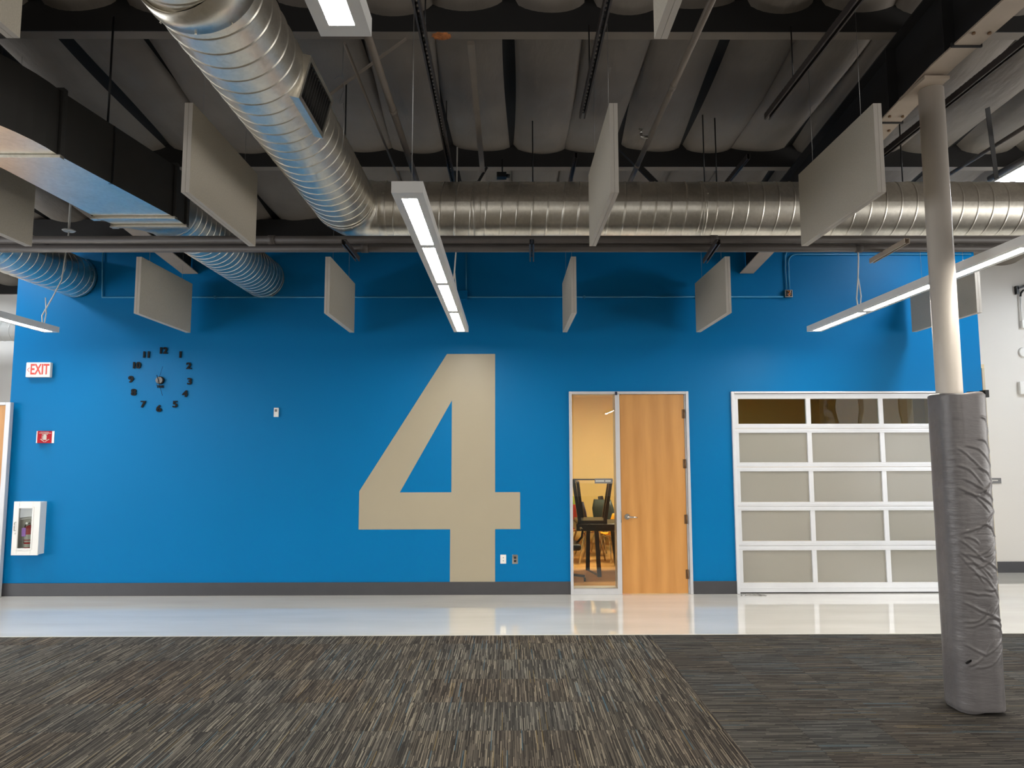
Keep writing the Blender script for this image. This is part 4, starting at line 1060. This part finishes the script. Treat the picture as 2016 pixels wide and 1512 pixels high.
# high-bay panels near both ends of the blue wall, plus added ones beyond
def bay(x, y, z, label, sx=.6, sy=.6, hang=True):
    t = thing('high_bay_light', label, 'ceiling light', (x, y, z)); t['group'] = 'high bay lights'
    bm = newbm(); bx(bm, x-sx/2, x+sx/2, y-sy/2, y+sy/2, z+.012, z+.06); obj('housing', bm, M['white'], t)
    bm = newbm(); bx(bm, x-sx/2+.03, x+sx/2-.03, y-sy/2+.03, y+sy/2-.03, z, z+.012); obj('lens', bm, M['bay'], t)
    bm = newbm()
    for dx in (-.25, .25): tube(bm, [(x+dx, y, z+.06), (x+dx, y, zpur(y)+.1)], .004, 6)
    obj('hanging_wire', bm, M['wire'], t)
    return t
c = at(2012, 345, 7.15)
bay(c.x+.12, c.y, c.z-.02, 'bright high light at the right edge above the big duct')
bay(-6.75, -1.2, 4.35, 'high light beyond the left edge of the picture')
bay(-8.6, .9, 4.1, 'added high light in the space beyond the left end of the blue wall')  # out-of-view lamp added to brighten the far left white wall
bay(8.4, -.3, 4.2, 'added high light in front of the white wall beyond the right edge')  # another unseen lamp, put in to lighten the right white wall

# ---------------------------------------------------------------- things on the right white wall
a = at(1946, 941, CAMD+YW); b = at(1970.5, 951.5, CAMD+YW)
t = thing('room_sign', 'small grey room sign on the white wall right of the padded column', 'sign', ((a.x+b.x)/2, YW-.01, b.z))
bm = newbm(); bx(bm, a.x, b.x, YW-.012, YW-.001, b.z, a.z); obj('plate', bm, M['signgrey'], t)
bm = newbm(); zc = (a.z+b.z)/2+.003
xx = a.x+.01
while xx < b.x-.05: bx(bm, xx, xx+.007, YW-.0135, YW-.012, zc-.008, zc+.008); xx += .009
obj('lettering', bm, M['offwhite'], t)
c = at(2014, 694, CAMD+YW); bm = newbm(); tube(bm, [(c.x, YW-.001, c.z), (c.x, YW-.03, c.z)], [.075, .065], 32)
tag(obj('wall_disc', bm, M['white']), 'round white detector on the white wall above the right exit sign', 'detector')
t = thing('wall_pipe_bracket', 'black pipe bracket above a white conduit on the white wall at the right edge', 'pipe', at(1999, 575, CAMD+YW))
bm = newbm(); c = at(1999, 572, CAMD+YW); bx(bm, c.x-.015, c.x+.02, YW-.05, YW-.001, c.z-.06, c.z+.06); bar(bm, (c.x, YW-.03, c.z+.02), (c.x+.4, YW-.03, c.z+.16), .03, .04, up=Vector((0, 1, 0))); obj('bracket', bm, M['black'], t)
bm = newbm(); q = [at(px, py, CAMD+YW-.03) for px, py in ((2009, 584), (2010, 577), (2014, 572), (2024, 570))]; tube(bm, q, .014, 10); obj('elbow', bm, M['black'], t)
bm = newbm(); q = [at(px, py, CAMD+YW-.03) for px, py in ((2009, 584), (2011, 630))]; tube(bm, q, .013, 10); c = at(2012, 638, CAMD+YW); bx(bm, c.x-.03, c.x+.05, YW-.05, YW-.001, c.z-.06, c.z+.05); obj('white_conduit', bm, M['white'], t)

# ---------------------------------------------------------------- classroom behind the glass
RM0, RM1, RMY = .1, 6.0, 4.9
M['roomceil'] = mat('classroom_ceiling', srgb(225, 205, 165), .8)
M['roomsplit'] = mat('classroom_side_paint', srgb(205, 190, 160), .6)
bm = newbm(); bx(bm, RM0, RM1, RMY, RMY+.1, 0, 2.75); struct(obj('wall_classroom_back', bm, M['roompaint']))
bm = newbm(); bx(bm, RM0-.1, RM0, TH, RMY+.1, 0, 2.75); struct(obj('wall_classroom_left', bm, M['roompaint']))
bm = newbm(); bx(bm, RM1, RM1+.03, TH, RMY+.1, 0, 2.75); struct(obj('wall_classroom_right', bm, M['roomsplit']))
bm = newbm(); bx(bm, RM0, RM1, TH+.0, RMY, 0.0, .004); struct(obj('floor_classroom', bm, M['oakfloor']))
bm = newbm(); bx(bm, RM0-.1, RM1+.03, TH, RMY+.1, 2.75, 2.8); struct(obj('ceiling_classroom', bm, M['roomceil']))
c = onz(1190, 779, 2.72)
for xx, yy, lb in ((c.x-.1, 2.2, 'classroom ceiling panel seen at the top of the sidelight'),):
    t = thing('ceiling_panel_light', lb, 'ceiling light', (xx, yy, 2.70)); bm = newbm(); bx(bm, xx-.3, xx+.6, yy-.3, yy+.3, 2.715, 2.75); obj('housing', bm, M['white'], t)
    bm = newbm(); bx(bm, xx-.27, xx+.57, yy-.27, yy+.27, 2.70, 2.715); obj('lens', bm, M['roomlens'], t)

def table(name, label, cx, cy, z0, inverted, wt, wd, th, leg, m=M['darktable']):
    # z0: underside of legs (upright) or the face of the top it rests on (inverted)
    t = thing(name, label, 'table', (cx, cy, z0)); H = leg
    zt0 = z0+H if not inverted else z0; zt1 = zt0+th
    bm = newbm(); bx(bm, cx-wt/2, cx+wt/2, cy-wd/2, cy+wd/2, zt0, zt1); obj('tabletop', bm, m, t, bevel=.006)
    za, zb_ = (zt0, z0) if not inverted else (zt1, zt1+H)
    for sx in (-1, 1):
        for sy in (-1, 1):
            bm = newbm(); bar(bm, (cx+sx*(wt/2-.12), cy+sy*(wd/2-.12), za), (cx+sx*(wt/2-.0), cy+sy*(wd/2-.02), zb_), .05, .05, up=Vector((0, 1, 0))); obj('leg', bm, m, t)
    return t
g = at(1183, 1137, 9.95); tz = at(1183, 1040, 9.95).z
t = thing('folding_table', 'black table standing upright behind the sidelight', 'table', (g.x, g.y, 0))
bm = newbm(); L0 = at(1134, 1040, 9.95); L1 = at(1222, 1040, 9.95); ttop = at(1170, 1031, 9.95).z; tbot = at(1170, 1045, 9.95).z
bx(bm, L0.x, L1.x+.25, g.y-.05, g.y+.65, tbot, ttop); obj('tabletop', bm, M['darktable'], t, bevel=.01)
for (ax, ay, bx_, by_, F_) in ((1174, 1046, 1180, 1137, 9.95), (1158, 1046, 1157, 1124, 10.5), (1204, 1046, 1214, 1118, 10.9)):
    bm = newbm(); p0 = at(ax, ay, F_); p1 = at(bx_, by_, F_); p1.z = .004; bar(bm, (p0.x, p0.y, tbot), p1, .055, .055, up=Vector((0, 1, 0))); obj('leg', bm, M['darktable'], t)
bm = newbm(); bar(bm, at(1180, 1134, 9.95), at(1157, 1124, 10.5), .03, .04); bar(bm, at(1158, 1130, 10.3), at(1216, 1130, 10.3), .02, .02); obj('foot_rail', bm, M['darktable'], t)
t = thing('folding_table', 'black table lying upside down on top of the upright one behind the sidelight', 'table', (g.x-.1, g.y, ttop))
a = at(1137, 1031, 9.95); b = at(1195, 1031, 9.95)
bm = newbm(); bx(bm, a.x, b.x, g.y-.02, g.y+.5, ttop+.001, at(1160, 1026, 9.95).z+.01); obj('tabletop', bm, M['darktable'], t)
for (ax, ay, bx_, by_, F_) in ((1141, 1027, 1129, 944, 9.95), (1191, 1027, 1203, 944, 9.95), (1146, 1022, 1137, 948, 10.4), (1188, 1022, 1199, 948, 10.4)):
    bm = newbm(); bar(bm, at(ax, ay, F_), at(bx_, by_, F_), .045, .045, up=Vector((0, 1, 0))); obj('leg', bm, M['darktable'], t)
bm = newbm(); bar(bm, at(1128, 944, 9.95), at(1205, 944, 9.95), .02, .02); bar(bm, at(1129, 944, 9.95), at(1137, 948, 10.4), .02, .02); bar(bm, at(1204, 944, 9.95), at(1199, 948, 10.4), .02, .02); obj('foot_rail', bm, M['darktable'], t)

def shell_chair(x, y, z, s, m, label, rz=0.0, group=None, tipped=0.0):
    # moulded plastic shell on bent tube legs
    t = thing('school_chair', label, 'chair', (x, y, z), group)
    ca, sa = math.cos(rz), math.sin(rz)
    def T(px, py, pz): return Vector((x+(px*ca-py*sa)*s, y+(px*sa+py*ca)*s, z+pz*s))
    bm = newbm(); prof_ = [(-.20, .44), (-.10, .43), (.08, .43), (.17, .45), (.21, .52), (.235, .66), (.26, .80)]; wdh = [.19, .21, .21, .20, .17, .18, .14]
    rows_ = []
    for (py, pz), hw in zip(prof_, wdh):
        rows_.append([bm.verts.new(T(hw*k/4, py-.03*abs(k/4)**2*(1 if pz > .5 else 0), pz+.02*abs(k/4)**2*(1 if pz < .5 else 0))) for k in range(-4, 5)])
    for a_, b_ in zip(rows_, rows_[1:]):
        for k in range(8): bm.faces.new((a_[k], a_[k+1], b_[k+1], b_[k])).smooth = True
    o = obj('seat_shell', bm, m, t, fix=True); so = o.modifiers.new('solid', 'SOLIDIFY'); so.thickness = .012*s
    for sx in (-1, 1):
        bm = newbm(); tube(bm, [T(sx*.17, -.24, 0.012), T(sx*.15, -.16, .41), T(sx*.15, .12, .41), T(sx*.18, .25, .012)], .011*s, 8); obj('leg_frame', bm, M['chrome'], t)
    return t
zfloor = .004
row = [(1140, 'slate', 'slate school chair behind the left leg of the upside-down table', .9, 12.4), (1156, 'green', 'lime green school chair in the row behind the stacked tables', 1.4, 13.0), (1150, 'crimson', 'crimson school chair in front of the lime green one', 2.2, 11.3),
       (1172, 'navy', 'navy school chair in the middle of the row behind the stacked tables', 1.8, 11.85), (1199, 'slate', 'broad slate school chair at the right of the row behind the stacked tables', 2.6, 12.45),
       (1211, 'navy', 'dark school chair beside the mullion behind the stacked tables', 1.2, 13.0)]
for px, m_, lb, rz, F_ in row:
    p = at(px, 1100, F_); shell_chair(p.x, p.y, zfloor, 1.12, M[m_], lb, rz, group='school chairs in the classroom')
p = at(1208, 1100, 11.3); shell_chair(p.x+.02, p.y, zfloor, .95, M['yellow'], 'yellow school chair standing right of the stacked tables', PI+.3, group='school chairs in the classroom')
# office chair, left, mostly behind the frame
p = at(1124, 1120, 9.6)
t = thing('office_chair', 'black swivel chair half hidden by the left side of the sidelight', 'chair', (p.x-.12, p.y, 0)); ox, oy = p.x-.12, p.y
bm = newbm(); bx(bm, ox-.24, ox+.24, oy-.24, oy+.24, .43, .51); obj('seat', bm, M['black'], t, bevel=.03)
bm = newbm(); bx(bm, ox-.2, ox+.12, oy+.2, oy+.26, .55, 1.02); obj('backrest', bm, M['black'], t, bevel=.03)
bm = newbm(); tube(bm, [(ox, oy, .1), (ox, oy, .43)], .025, 12); obj('gas_post', bm, M['black'], t)
bm = newbm(); tube(bm, [(ox+.2, oy, .5), (ox+.27, oy, .58), (ox+.27, oy-.1, .68), (ox+.27, oy+.15, .68)], .015, 8); obj('armrest', bm, M['black'], t)
for k in range(5):
    a_ = 2*PI*k/5-.1; ex_, ey_ = ox+.3*math.cos(a_), oy+.3*math.sin(a_)
    bm = newbm(); bar(bm, (ox, oy, .11), (ex_, ey_, .075), .04, .03); lg = obj('base_arm', bm, M['black'], t)
    bm = newbm(); tube(bm, [(ex_-.012, ey_, .031), (ex_+.012, ey_, .031)], .026, 14); obj('caster', bm, M['black'], lg)
print('XL', XL, 'XR', XR, 'CX', CX, 'CY', CY, 'door', DX0, DX1, DZ1, 'g', GX0, GX1, GZ1)
